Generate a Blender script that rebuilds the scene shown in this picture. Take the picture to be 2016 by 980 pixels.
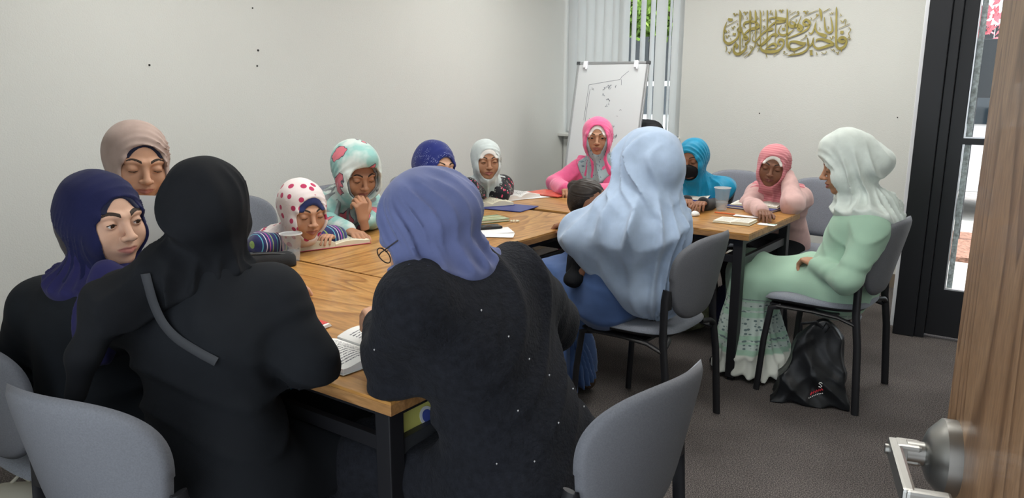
import bpy, bmesh, math, random
import numpy as np
from mathutils import Vector, Matrix
for o in list(bpy.data.objects): bpy.data.objects.remove(o, do_unlink=True)
SC = bpy.context.scene
R = math.radians
# ---------------------------------------------------------------- camera
cam_data = bpy.data.cameras.new('camera'); cam = bpy.data.objects.new('camera', cam_data)
SC.collection.objects.link(cam); SC.camera = cam
cam_data.sensor_width = 36; cam_data.lens = 26.85; cam_data.clip_start = .03
cr, cu, cf = Vector((.99999258, .00081571, .00376556)), Vector((-.0038529, .21171151, .97732461)), Vector((0, .97733186, -.21171308))
m = Matrix.Identity(4)
for i in range(3): m[i][0] = cr[i]; m[i][1] = cu[i]; m[i][2] = -cf[i]
m.translation = (0, 0, 1.407); cam.matrix_world = m
# ---------------------------------------------------------------- light
SC.view_settings.view_transform = 'Standard'; SC.view_settings.look = 'None'
SC.view_settings.gamma = 1; SC.view_settings.use_curve_mapping = False
SC.view_settings.exposure = 0.42
wd = bpy.data.worlds.new('sky'); SC.world = wd; wd.use_nodes = True
nt = wd.node_tree; bg = nt.nodes['Background']
bg.inputs['Color'].default_value = (.86, .93, 1, 1); bg.inputs['Strength'].default_value = 2.2
sun_d = bpy.data.lights.new('sun', 'SUN'); sun_d.energy = 4.5; sun_d.angle = R(1); sun_d.color = (1, .96, .88)
sun = bpy.data.objects.new('sun', sun_d); SC.collection.objects.link(sun)
sun.rotation_euler = Vector((-.55, .35, -1.0)).to_track_quat('-Z', 'Y').to_euler()   # high sun from over the building's right side
PANEL_STRENGTH = 10.0
# ---------------------------------------------------------------- helpers
C = SC.collection
AD, BD = Vector((math.cos(R(55.5)), math.sin(R(55.5)), 0)), Vector((math.cos(R(145.5)), math.sin(R(145.5)), 0))   # room axes: A runs away from the door, B to the left
TA = R(54.0)                                                       # the tables stand a touch off the room's axes

def V3(*a): return Vector(a if len(a) > 1 else a[0])
MATS = {}
def mat(name, col, rough=.7, metal=0., spec=.4, bump=None, noise=None, sheen=0., trans=0., alpha=1., emit=None, ior=1.45, coat=0):
    """procedural principled material; noise=(scale, amount) varies the colour, bump=(scale, strength) gives fine relief"""
    if name in MATS: return MATS[name]
    m = bpy.data.materials.new(name); m.use_nodes = True; MATS[name] = m
    n = m.node_tree.nodes; l = m.node_tree.links; b = n['Principled BSDF']
    b.inputs['Base Color'].default_value = (*col, 1); b.inputs['Roughness'].default_value = rough
    b.inputs['Metallic'].default_value = metal; b.inputs['Specular IOR Level'].default_value = spec
    b.inputs['Sheen Weight'].default_value = sheen; b.inputs['Transmission Weight'].default_value = trans
    b.inputs['Alpha'].default_value = alpha; b.inputs['IOR'].default_value = ior; b.inputs['Coat Weight'].default_value = coat
    if emit: b.inputs['Emission Color'].default_value = (*emit[0], 1); b.inputs['Emission Strength'].default_value = emit[1]
    if noise or bump:
        tc = n.new('ShaderNodeTexCoord')
    if noise:
        t = n.new('ShaderNodeTexNoise'); t.inputs['Scale'].default_value = noise[0]; t.inputs['Detail'].default_value = 5
        l.new(tc.outputs['Object'], t.inputs['Vector'])
        mx = n.new('ShaderNodeMix'); mx.data_type = 'RGBA'
        a = noise[1]
        mx.inputs['A'].default_value = (*[max(0, c * (1 - a)) for c in col], 1)
        mx.inputs['B'].default_value = (*[min(1, c * (1 + a)) for c in col], 1)
        mr = n.new('ShaderNodeMapRange'); mr.inputs['From Min'].default_value = .3; mr.inputs['From Max'].default_value = .7
        l.new(t.outputs['Fac'], mr.inputs['Value']); l.new(mr.outputs['Result'], mx.inputs['Factor'])
        l.new(mx.outputs['Result'], b.inputs['Base Color'])
    if bump:
        t = n.new('ShaderNodeTexNoise'); t.inputs['Scale'].default_value = bump[0]; t.inputs['Detail'].default_value = 4
        l.new(tc.outputs['Object'], t.inputs['Vector'])
        bp = n.new('ShaderNodeBump'); bp.inputs['Strength'].default_value = bump[1]; bp.inputs['Distance'].default_value = .004
        l.new(t.outputs['Fac'], bp.inputs['Height']); l.new(bp.outputs['Normal'], b.inputs['Normal'])
    return m

class MB:
    """collects boxes, tubes, lathes into ONE mesh"""
    def __init__(s): s.v = []; s.f = []; s.mi = []; s.m = 0
    def add(s, vs, fs, m=None):
        b = len(s.v); s.v += [tuple(v) for v in vs]; s.f += [tuple(b + i for i in f) for f in fs]; s.mi += [s.m if m is None else m] * len(fs); return s
    def box(s, c, size, ax=None, m=None, taper=1.):
        X, Y, Z = ax if ax else (Vector((1, 0, 0)), Vector((0, 1, 0)), Vector((0, 0, 1)))
        c = Vector(c); vs = []
        for z in (-.5, .5):
            for x, y in ((-.5, -.5), (.5, -.5), (.5, .5), (-.5, .5)):
                t = taper if z > 0 else 1
                vs.append(c + X * x * size[0] * t + Y * y * size[1] * t + Z * z * size[2])
        return s.add(vs, [(3, 2, 1, 0), (4, 5, 6, 7), (0, 1, 5, 4), (1, 2, 6, 5), (2, 3, 7, 6), (3, 0, 4, 7)], m)
    def tube(s, pts, r, seg=10, m=None, cap=True, flat=1., up=None):
        """tube along pts; r number or list; flat squashes along the 2nd normal"""
        pts = [Vector(p) for p in pts]; n = len(pts); rr = r if isinstance(r, (list, tuple)) else [r] * n
        vs = []; fs = []; nx = None
        for i, p in enumerate(pts):
            t = (pts[min(i + 1, n - 1)] - pts[max(i - 1, 0)]).normalized()
            if nx is None:
                a = Vector(up) if up else (Vector((0, 0, 1)) if abs(t.z) < .9 else Vector((0, 1, 0)))
                nx = t.cross(a).normalized()
            else:
                nx = (nx - t * nx.dot(t)).normalized()
            ny = t.cross(nx)
            for k in range(seg):
                a = 2 * math.pi * k / seg
                vs.append(p + nx * math.cos(a) * rr[i] + ny * math.sin(a) * rr[i] * flat)
        for i in range(n - 1):
            for k in range(seg):
                k2 = (k + 1) % seg; fs.append((i * seg + k, i * seg + k2, (i + 1) * seg + k2, (i + 1) * seg + k))
        if cap: fs.append(tuple(range(seg))[::-1]); fs.append(tuple((n - 1) * seg + k for k in range(seg)))
        return s.add(vs, fs, m)
    def lathe(s, prof, c=(0, 0, 0), seg=24, ax=None, m=None):
        X, Y, Z = ax if ax else (Vector((1, 0, 0)), Vector((0, 1, 0)), Vector((0, 0, 1)))
        c = Vector(c); vs = []; fs = []
        for r, z in prof:
            for k in range(seg):
                a = 2 * math.pi * k / seg; vs.append(c + X * r * math.cos(a) + Y * r * math.sin(a) + Z * z)
        for i in range(len(prof) - 1):
            for k in range(seg):
                k2 = (k + 1) % seg; fs.append((i * seg + k, i * seg + k2, (i + 1) * seg + k2, (i + 1) * seg + k))
        if prof[0][0] > 1e-5: fs.append(tuple(range(seg))[::-1])
        if prof[-1][0] > 1e-5: fs.append(tuple((len(prof) - 1) * seg + k for k in range(seg)))
        return s.add(vs, fs, m)
    def build(s, name, mats, parent=None, smooth=False, bevel=0, loc=None):
        me = bpy.data.meshes.new(name); me.from_pydata(s.v, [], s.f)
        for m in (mats if isinstance(mats, (list, tuple)) else [mats]): me.materials.append(m)
        if any(s.mi): me.polygons.foreach_set('material_index', s.mi)
        bm = bmesh.new(); bm.from_mesh(me); bmesh.ops.recalc_face_normals(bm, faces=bm.faces)
        if bevel:
            es = [e for e in bm.edges if len(e.link_faces) == 2 and e.calc_face_angle() > R(40)]
            bmesh.ops.bevel(bm, geom=es, offset=bevel, segments=2, affect='EDGES', profile=.6)
        bm.to_mesh(me); bm.free()
        if smooth: me.shade_smooth(); me.set_sharp_from_angle(angle=R(smooth if smooth > 1 else 50))
        o = bpy.data.objects.new(name, me); C.objects.link(o)
        if parent: o.parent = parent
        if loc is not None: o.location = loc
        return o

def tag(o, label=None, cat=None, group=None, kind=None):
    if label: o['label'] = label
    if cat: o['category'] = cat
    if group: o['group'] = group
    if kind: o['kind'] = kind
    return o
def empty(name, loc=(0, 0, 0), rz=0., label=None, cat=None, group=None):
    o = bpy.data.objects.new(name, None); C.objects.link(o); o.location = loc; o.rotation_euler = (0, 0, rz); o.empty_display_size = .1
    return tag(o, label, cat, group)
def kids(o): return [c for c in bpy.data.objects if c.parent == o]
def copy_tree(o, parent=None):
    c = o.copy(); C.objects.link(c); c.parent = parent
    for ch in kids(o): copy_tree(ch, c)
    return c
# ---------------------------------------------------------------- the room
def tex_base(m):
    return m.node_tree.nodes, m.node_tree.links, m.node_tree.nodes['Principled BSDF']
M_WALL = mat('painted_wall', (.655, .665, .635), .75, spec=.25, noise=(1.2, .02), bump=(160, .35))
M_CEIL = mat('ceiling_tile', (.72, .72, .69), .9, bump=(220, .5))
M_TRIM = mat('white_trim', (.84, .86, .90), .5)
M_BLACKFRAME = mat('black_aluminium', (.012, .013, .016), .38, spec=.4)
M_GLASS = mat('window_glass', (.95, .97, .96), .02, trans=1., ior=1.02, spec=.3)
M_FROST = mat('rough_glass_edge', (.55, .6, .62), .35, spec=.5, noise=(55, .45), bump=(90, .8))
M_BROWNBASE = mat('vinyl_baseboard', (.20, .16, .12), .55)
def carpet():
    m = mat('carpet', (.1, .1, .1), .95, spec=.1); n, l, b = tex_base(m)
    tc = n.new('ShaderNodeTexCoord')
    t1 = n.new('ShaderNodeTexNoise'); t1.inputs['Scale'].default_value = 230; t1.inputs['Detail'].default_value = 3
    t2 = n.new('ShaderNodeTexNoise'); t2.inputs['Scale'].default_value = 2.2; t2.inputs['Detail'].default_value = 6
    t3 = n.new('ShaderNodeTexNoise'); t3.inputs['Scale'].default_value = 420
    for t in (t1, t2, t3): l.new(tc.outputs['Object'], t.inputs['Vector'])
    r = n.new('ShaderNodeValToRGB'); l.new(t1.outputs['Fac'], r.inputs['Fac'])
    e = r.color_ramp.elements; e[0].position = .36; e[0].color = (.046, .041, .043, 1); e[1].position = .66; e[1].color = (.25, .222, .205, 1)
    k = e.new(.5); k.color = (.122, .108, .104, 1)
    mx = n.new('ShaderNodeMix'); mx.data_type = 'RGBA'; mx.blend_type = 'MULTIPLY'; mx.inputs['Factor'].default_value = .8
    mr = n.new('ShaderNodeMapRange'); mr.inputs['From Min'].default_value = .3; mr.inputs['From Max'].default_value = .7; mr.inputs['To Min'].default_value = .62; mr.inputs['To Max'].default_value = 1.1
    l.new(t2.outputs['Fac'], mr.inputs['Value']); l.new(r.outputs['Color'], mx.inputs['A']); l.new(mr.outputs['Result'], mx.inputs['B']); l.new(mx.outputs['Result'], b.inputs['Base Color'])
    bp = n.new('ShaderNodeBump'); bp.inputs['Strength'].default_value = .7; bp.inputs['Distance'].default_value = .006; l.new(t3.outputs['Fac'], bp.inputs['Height']); l.new(bp.outputs['Normal'], b.inputs['Normal'])
    return m
M_CARPET = carpet()
def st(o): return tag(o, kind='structure')
CEIL = 2.62
BW = Vector((2.645, 5.29, 0)); NB = -BD                    # back wall: point and direction to the right
CORNER = Vector((.441, 6.805, 0))
OUT = Vector(AD)                                            # out of the room through the back wall
def bwp(u, z, o=0.): return BW + NB * u + Vector((0, 0, z)) + OUT * o
AX = (NB, OUT, Vector((0, 0, 1)))
LEFT = 6.2
# floor and ceiling
c = [bwp(2.5, 0, -1.0), bwp(.3, 0, -1.0), bwp(.3, 0, .1), bwp(-2.9, 0, .1), bwp(-2.9, 0, -6.6), bwp(2.5, 0, -6.6)]
fl = MB(); fl.add([p + Vector((0, 0, 0)) for p in c] + [p + Vector((0, 0, -.1)) for p in c], [(0, 1, 2, 3, 4, 5), (11, 10, 9, 8, 7, 6)] + [(i, i + 6, (i + 1) % 6 + 6, (i + 1) % 6) for i in range(6)])
st(fl.build('floor', M_CARPET))
fl = MB(); c = [bwp(2.3, CEIL, .15), bwp(-2.9, CEIL, .15), bwp(-2.9, CEIL, -6.6), bwp(2.3, CEIL, -6.6)]
fl.add([p for p in c] + [p + Vector((0, 0, .1)) for p in c], [(3, 2, 1, 0), (4, 5, 6, 7), (0, 1, 5, 4), (1, 2, 6, 5), (2, 3, 7, 6), (3, 0, 4, 7)])
st(fl.build('ceiling', M_CEIL))
# left wall
w = MB(); w.box(CORNER - OUT * 3.25 - NB * .06 + Vector((0, 0, CEIL / 2)), (.12, 6.8, CEIL), AX); wl = st(w.build('wall_left', M_WALL))
M_HOLE = mat('dark_screw_anchor', (.02, .02, .02), .6)
# back wall: solid to the right of the window, below and above it
WU0, WU1, SILL, WTOP = -2.66, -1.59, .985, 2.35
w = MB(); w.box(bwp((WU1 + .28) / 2, CEIL / 2, .075), (.28 - WU1, .15, CEIL), AX)
w.box(bwp((WU0 + WU1) / 2, SILL / 2, .075), (WU1 - WU0 + .004, .15, SILL), AX); w.box(bwp((WU0 + WU1) / 2, (WTOP + CEIL) / 2, .075), (WU1 - WU0 + .004, .15, CEIL - WTOP), AX)
wb = st(w.build('wall_back', M_WALL))
b = MB(); b.box(bwp(-1.19, .05, -.006), (2.9, .012, .10), AX); st(b.build('baseboard_back', M_BROWNBASE))
b = MB(); b.box(CORNER - OUT * 3.3 + NB * .006 + Vector((0, 0, .05)), (.012, 6.5, .10), AX); st(b.build('baseboard_left', M_BROWNBASE))
# window with its frame, glass, sill; the blind's slats are things of their own further down
wn = empty('window_1', bwp(-2.12, SILL)); st(wn); loc0 = wn.location.copy()
def rel(mb, o): mb.v = [tuple(Vector(v) - o) for v in mb.v]; return mb
f = MB()
for u in (WU0 + .02, WU1 - .02): f.box(bwp(u, (SILL + WTOP) / 2, .12), (.04, .05, WTOP - SILL), AX)
for z in (SILL + .02, WTOP - .02): f.box(bwp((WU0 + WU1) / 2, z, .12), (WU1 - WU0, .05, .04), AX)
rel(f, loc0).build('window_frame', M_TRIM, wn)
g = MB(); g.box(bwp((WU0 + WU1) / 2, (SILL + WTOP) / 2, .12), (WU1 - WU0 - .08, .005, WTOP - SILL - .08), AX); rel(g, loc0).build('window_pane', M_GLASS, wn)
s = MB(); s.box(bwp((WU0 + WU1) / 2 - .01, SILL - .012, -.01), (WU1 - WU0 + .05, .14, .025), AX); rel(s, loc0).build('window_sill', M_WALL, wn, bevel=.004)
# the wall jut with the black framed glass door on the right
DP = Vector((2.205, 4.226, 0))
def dp(u, z, o=0.): return DP + NB * u + OUT * o + Vector((0, 0, z))
w = MB(); w.box(dp(.08, CEIL / 2, .62), (.11, 1.02, CEIL), AX); w.box(dp(.9, 2.43, .07), (1.8, .12, .38), AX); w.box(dp(1.6, CEIL / 2, .07), (.98, .12, CEIL), AX); st(w.build('wall_right_return', M_WALL))
t = MB(); t.box(dp(-.004, CEIL / 2 + .02, .03), (.034, .012, CEIL - .04), AX); t.box(dp(.008, CEIL / 2 + .02, .055), (.03, .05, CEIL - .04), AX); st(t.build('trim_1', M_TRIM, bevel=.002))
dr = empty('door_1', dp(0, 0)); st(dr); loc0 = dr.location.copy()
f = MB(); f.box(dp(.055, 1.12, .055), (.11, .11, 2.24), AX); f.box(dp(.135, 1.12, .06), (.05, .085, 2.24), AX); rel(f, loc0).build('door_jamb', M_BLACKFRAME, dr, bevel=.004)
f = MB(); f.box(dp(.195, 1.12, .065), (.07, .05, 2.2), AX); f.box(dp(1.06, 1.12, .065), (.1, .05, 2.2), AX)
f.box(dp(.62, .155, .065), (.80, .05, .27), AX); f.box(dp(.62, 1.113, .065), (.80, .05, .034), AX); f.box(dp(.62, 2.16, .065), (.80, .05, .1), AX); rel(f, loc0).build('door_rail', M_BLACKFRAME, dr, bevel=.003)
f = MB()
for z0, z1 in ((.29, 1.096), (1.13, 2.11)):
    f.box(dp(.233, (z0 + z1) / 2, .05), (.006, .02, z1 - z0), AX); f.box(dp(.62, z0 + .003, .05), (.78, .02, .006), AX)
rel(f, loc0).build('glazing_bead', mat('steel_bead', (.62, .64, .66), .3, metal=.6), dr)
for z0, z1 in ((.29, 1.096), (1.13, 2.11)):
    f = MB(); f.box(dp(.62, (z0 + z1) / 2, .065), (.78, .006, z1 - z0), AX); rel(f, loc0).build('door_pane', M_GLASS, dr)
    f = MB(); f.box(dp(.251, (z0 + z1) / 2, .072), (.028, .004, z1 - z0 - .01), AX); rel(f, loc0).build('frosted_strip', M_FROST, dr)
# near wall with the doorway the photographer stands in
HN = Vector((.20, .0, 0))
def nw(u, z, o=0.): return HN + BD * u + Vector((0, 0, z)) + OUT * o
w = MB(); w.box(nw(2.85, CEIL / 2, -.06), (2.5, .12, CEIL), AX); w.box(nw(-.95, CEIL / 2, -.06), (1.8, .12, CEIL), AX); w.box(nw(.78, 2.36, -.06), (1.66, .12, .52), AX)
w.box(dp(2.1, CEIL / 2, -2.2), (.12, 4.5, CEIL), AX)
st(w.build('wall_near', M_WALL))
# ---------------------------------------------------------------- ceiling light panels
M_PANEL = mat('light_diffuser', (.9, .9, .88), .5, emit=((1, .985, .94), PANEL_STRENGTH)); M_TROFFER = mat('troffer_frame', (.75, .75, .75), .5)
LPOS = [(-1.35, -1.5), (.0, -1.25), (-1.25, -3.9), (.3, -3.9)]
for i, (u, o) in enumerate(LPOS):
    p = bwp(u, CEIL, o); e = empty('ceiling_light', p, 0, 'white ceiling light panel above the ' + ('window end of the tables', 'wall writing', 'left chairs', 'tables in the middle of the room')[i], 'light', 'recessed ceiling light panels')
    a = MB(); a.box(bwp(u, CEIL - .012, o), (1.22, .62, .02), AX); rel(a, p).build('light_frame', M_TROFFER, e)
    a = MB(); a.box(bwp(u, CEIL - .026, o), (1.14, .54, .01), AX); rel(a, p).build('diffuser', M_PANEL, e)
# ---------------------------------------------------------------- distance fields -> continuous meshes (bodies, hands, cloth)
F = np.float32
class Field:
    def __init__(s, lo, hi, h):
        s.lo = np.array(lo, F); s.h = h
        n = np.maximum(4, np.ceil((np.array(hi) - np.array(lo)) / h).astype(int) + 1); s.n = n
        s.ax = [s.lo[i] + h * np.arange(n[i], dtype=F) for i in range(3)]
        s.D = np.full(n, .5, F)
    def sl(s, lo, hi, pad):
        o = []
        for i in range(3):
            a = int(max(0, math.floor((lo[i] - pad - s.lo[i]) / s.h))); b = int(min(s.n[i], math.ceil((hi[i] + pad - s.lo[i]) / s.h) + 1))
            if b <= a: return None
            o.append(slice(a, b))
        return tuple(o)
    def pts(s, q): return s.ax[0][q[0]][:, None, None], s.ax[1][q[1]][None, :, None], s.ax[2][q[2]][None, None, :]
    def comb(s, q, d, k, op):
        D = s.D[q]
        if op == 'u':
            h = np.clip(.5 + .5 * (D - d) / k, 0, 1); s.D[q] = D + (d - D) * h - k * h * (1 - h)
        elif op == 's':
            h = np.clip(.5 - .5 * (D + d) / k, 0, 1); s.D[q] = D + (-d - D) * h + k * h * (1 - h)
        else:
            h = np.clip(.5 - .5 * (D - d) / k, 0, 1); s.D[q] = D + (d - D) * h + k * h * (1 - h)
    def cap(s, a, b, ra, rb=None, k=.02, op='u', sq=None):
        """tapered capsule; sq=(axis, factor) squashes it along an axis"""
        rb = ra if rb is None else rb; a = np.array(a, F); b = np.array(b, F); rm = max(ra, rb)
        q = s.sl(np.minimum(a, b) - rm, np.maximum(a, b) + rm, k + 2 * s.h + (.03 if op == 'u' else 0))
        if q is None: return s
        X, Y, Z = s.pts(q); ba = b - a; L = float(ba @ ba) + 1e-12
        px, py, pz = X - a[0], Y - a[1], Z - a[2]
        t = np.clip((px * ba[0] + py * ba[1] + pz * ba[2]) / L, 0, 1)
        ex, ey, ez = px - t * ba[0], py - t * ba[1], pz - t * ba[2]
        d2 = ex * ex + ey * ey + ez * ez
        if sq is not None:
            n = np.array(sq[0], F); dn = ex * n[0] + ey * n[1] + ez * n[2]; d2 = d2 + dn * dn * (1 / sq[1] ** 2 - 1)
        s.comb(q, np.sqrt(d2) - (ra + (rb - ra) * t), k, op); return s
    def ell(s, c, r, rot=None, k=.02, op='u'):
        c = np.array(c, F); r = np.array(r, F); rm = float(r.max()) if rot is not None else r
        q = s.sl(c - rm, c + rm, k + 2 * s.h + (.03 if op == 'u' else 0))
        if q is None: return s
        X, Y, Z = s.pts(q); x, y, z = X - c[0], Y - c[1], Z - c[2]
        if rot is not None:
            M = np.array(rot, F); x, y, z = x * M[0, 0] + y * M[1, 0] + z * M[2, 0], x * M[0, 1] + y * M[1, 1] + z * M[2, 1], x * M[0, 2] + y * M[1, 2] + z * M[2, 2]
        k0 = np.sqrt((x / r[0]) ** 2 + (y / r[1]) ** 2 + (z / r[2]) ** 2); k1 = np.sqrt((x / r[0] ** 2) ** 2 + (y / r[1] ** 2) ** 2 + (z / r[2] ** 2) ** 2) + 1e-9
        s.comb(q, k0 * (k0 - 1) / k1, k, op); return s
    def fn(s, f, lo, hi, k=.01, op='u'):
        q = s.sl(lo, hi, .02)
        if q is None: return s
        s.comb(q, f(*s.pts(q)).astype(F), k, op); return s
    def disp(s, f, band=.035):
        i = np.nonzero(np.abs(s.D) < band)
        x, y, z = s.ax[0][i[0]], s.ax[1][i[1]], s.ax[2][i[2]]
        s.D[i] += f(x, y, z).astype(F); return s
    def floor(s, z):   # nothing below z
        s.D = np.maximum(s.D, z - s.ax[2][None, None, :]); return s
    def mesh(s):
        D = s.D
        D[0] = D[-1] = .1; D[:, 0] = D[:, -1] = .1; D[:, :, 0] = D[:, :, -1] = .1
        I = D < 0
        c = I[:-1, :-1, :-1].astype(np.int8)
        for dx, dy, dz in ((1, 0, 0), (0, 1, 0), (1, 1, 0), (0, 0, 1), (1, 0, 1), (0, 1, 1), (1, 1, 1)):
            c = c + I[dx:I.shape[0] - 1 + dx, dy:I.shape[1] - 1 + dy, dz:I.shape[2] - 1 + dz]
        act = np.nonzero((c > 0) & (c < 8)); n = len(act[0])
        idx = np.full(c.shape, -1, np.int32); idx[act] = np.arange(n)
        P = np.zeros((n, 3), F); W = np.zeros(n, F); A = np.array(act).T
        corners = [(0, 0, 0), (1, 0, 0), (0, 1, 0), (1, 1, 0), (0, 0, 1), (1, 0, 1), (0, 1, 1), (1, 1, 1)]
        val = [D[act[0] + a, act[1] + b, act[2] + e] for a, b, e in corners]
        for i in range(8):
            for j in range(i + 1, 8):
                a, b = corners[i], corners[j]
                if sum(abs(a[t] - b[t]) for t in range(3)) != 1: continue
                va, vb = val[i], val[j]; m = (va < 0) != (vb < 0)
                t = np.where(m, va / np.where(m, va - vb, 1), 0)
                for e in range(3): P[:, e] += np.where(m, a[e] + t * (b[e] - a[e]), 0)
                W += m
        P /= W[:, None]
        verts = s.lo + (A + P) * s.h
        Q = []
        for ax in range(3):
            b, e = (ax + 1) % 3, (ax + 2) % 3
            s0 = [slice(None)] * 3; s1 = [slice(None)] * 3; s0[ax] = slice(0, -1); s1[ax] = slice(1, None)
            a0, a1 = I[tuple(s0)], I[tuple(s1)]
            for flip, mk in ((0, a0 & ~a1), (1, ~a0 & a1)):
                g = np.array(np.nonzero(mk)).T
                if not len(g): continue
                ok = (g[:, b] > 0) & (g[:, e] > 0) & (g[:, b] < c.shape[b]) & (g[:, e] < c.shape[e]); g = g[ok]
                def at(db, de):
                    h = g.copy(); h[:, b] -= db; h[:, e] -= de; return idx[h[:, 0], h[:, 1], h[:, 2]]
                q = np.stack([at(0, 0), at(1, 0), at(1, 1), at(0, 1)], 1)
                Q.append(q[:, ::-1] if flip else q)
        Q = np.concatenate(Q) if Q else np.zeros((0, 4), int)
        Q = Q[(Q >= 0).all(1)]
        # one light relaxation evens the quads
        return verts.astype(F), Q.astype(np.int32)

def relax(v, q, it=1, w=.5):
    for _ in range(it):
        s = np.zeros_like(v); c = np.zeros(len(v), F)
        for a, b in ((0, 1), (1, 2), (2, 3), (3, 0)):
            np.add.at(s, q[:, a], v[q[:, b]]); np.add.at(s, q[:, b], v[q[:, a]])
            c += np.bincount(q[:, a], minlength=len(v)) + np.bincount(q[:, b], minlength=len(v))
        v = v * (1 - w) + w * s / np.maximum(c, 1)[:, None]
    return v.astype(F)

def qmesh(name, parts, mats, parent=None, off=(0, 0, 0), attrs=None, uv=None):
    """parts: list of (verts, quads); ONE mesh object"""
    V = []; Q = []; b = 0
    for v, q in parts: V.append(np.asarray(v, F)); Q.append(np.asarray(q) + b); b += len(v)
    V = np.concatenate(V) - np.array(off, F); Q = np.concatenate(Q)
    me = bpy.data.meshes.new(name); me.vertices.add(len(V)); me.vertices.foreach_set('co', V.ravel())
    me.loops.add(Q.size); me.loops.foreach_set('vertex_index', Q.ravel().astype(np.int32))
    me.polygons.add(len(Q)); me.polygons.foreach_set('loop_start', np.arange(0, Q.size, 4, dtype=np.int32)); me.polygons.foreach_set('loop_total', np.full(len(Q), 4, np.int32))
    me.update(calc_edges=True); me.shade_smooth()
    for m in (mats if isinstance(mats, (list, tuple)) else [mats]): me.materials.append(m)
    for k, a in (attrs or {}).items():
        at = me.attributes.new(k, 'FLOAT', 'POINT'); at.data.foreach_set('value', np.asarray(a, F))
    if uv is not None:
        at = me.attributes.new('cloth', 'FLOAT_VECTOR', 'POINT'); at.data.foreach_set('vector', np.asarray(uv, F).ravel())
    o = bpy.data.objects.new(name, me); C.objects.link(o)
    if parent: o.parent = parent
    return o

# ---------------------------------------------------------------- head (local frame: +Y face, +Z crown, origin at mid head; adult metres)
def head_field(h=.0035, lid=1., mouth=0., chub=0.):
    """lid: 0 open eyes .. 1 looking down (closed-looking); mouth: 0 closed .. 1 open"""
    f = Field((-.095, -.125, -.2), (.095, .135, .135), h)
    f.ell((0, -.02, .034), (.074, .096, .084), k=.02)
    f.ell((0, .018, -.025), (.063 + .003 * chub, .069, .088), k=.03)
    f.ell((0, .028, -.072), (.048 + .006 * chub, .047, .036), k=.025)
    f.ell((0, .066, -.098), (.024, .017, .015), k=.022)
    for s in (-1, 1):
        f.ell((s * .037, .056, -.036), (.026 + .005 * chub, .026, .028 + .006 * chub), k=.02)
        f.cap((s * .012, .083, .021), (s * .043, .071, .022), .0095, k=.014)
    # eye sockets
    for s in (-1, 1): f.ell((s * .032, .096, .001), (.021, .017, .0135), k=.012, op='s')
    # nose
    f.cap((0, .083, .012), (0, .106, -.028), .0075, .0095, k=.012)
    f.ell((0, .108, -.032), (.0105, .0105, .009), k=.007)
    for s in (-1, 1):
        f.ell((s * .0125, .0985, -.035), (.0075, .0095, .0075), k=.006)
        f.ell((s * .0065, .107, -.0425), (.0035, .0055, .004), k=.003, op='s')
    # muzzle and lips
    f.ell((0, .074, -.062), (.028, .022, .02), k=.016)
    for s in (-1, 1):
        f.cap((0, .0945, -.0575 + .001 * mouth), (s * .0245, .0815, -.0640), .0060, .0034, k=.004)
        f.cap((0, .0925, -.0705 - .009 * mouth), (s * .022, .0815, -.0658 - .003 * mouth), .0072, .0036, k=.005)
        f.cap((0, .1005, -.0638 - .004 * mouth), (s * .022, .088, -.0645 - .001 * mouth), .0012 + .0045 * mouth, .001, k=.003, op='s')
        f.cap((s * .0035, .099, -.046), (s * .003, .097, -.053), .0018, k=.004, op='s')
    # lids around the eyeballs
    for s in (-1, 1):
        e = (s * .0315, .0745, .0015)
        f.ell(e, (.0152, .0147, .0142), k=.005)
        if lid < .95:
            f.ell((s * .0315, .0885, .0008 - .002 * lid), (.0125, .0075, .0062 * (1 - lid) + .0008), k=.0018, op='s')
        else:
            f.cap((s * .022, .0885, -.0052), (s * .041, .0865, -.0045), .0012, k=.0025, op='s')
        f.cap((s * .021, .0905, .0102), (s * .042, .0875, .0102), .0012, k=.003, op='s')     # lid crease
    # neck
    f.cap((0, -.02, -.08), (0, -.022, -.13), .042, .036, k=.03)
    return f

def brow_parts(f, thick=1.):
    """eyebrows and lash lines hug the face: a strip region cut with the face field a hair outside"""
    out = []
    for s in (-1, 1):
        g = Field((s * .0315 - .03, .05, .005), (s * .0315 + .03, .115, .045), f.h * .55)
        q = g.n
        # resample the face field on this finer grid (trilinear)
        ix = [(g.ax[i] - f.lo[i]) / f.h for i in range(3)]
        i0 = [np.clip(np.floor(a).astype(int), 0, f.n[i] - 2) for i, a in enumerate(ix)]; t = [ix[i] - i0[i] for i in range(3)]
        D = 0
        for a in (0, 1):
            for b in (0, 1):
                for c in (0, 1):
                    w = (t[0] if a else 1 - t[0])[:, None, None] * (t[1] if b else 1 - t[1])[None, :, None] * (t[2] if c else 1 - t[2])[None, None, :]
                    D = D + w * f.D[np.ix_(i0[0] + a, i0[1] + b, i0[2] + c)]
        X, Y, Z = g.pts((slice(None),) * 3); u = (X * s - .012) / .038
        zc = .0245 + .009 * np.sin(np.clip(u, 0, 1) * 2.3) - .006 * np.clip(u, 0, 1) ** 2
        wd = (.0042 * (1 - .55 * np.clip(u, 0, 1))) * thick
        reg = np.maximum(np.abs(Z - zc) - wd, np.maximum(-u, u - 1) * .038)
        g.D = np.maximum(np.maximum(D - .0009 * (1 - .5 * np.clip(u, 0, 1)), -(D + .003)), reg + 0 * Y).astype(F)
        v, qd = g.mesh()
        if len(v): out.append((v, qd))
    return out

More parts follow.
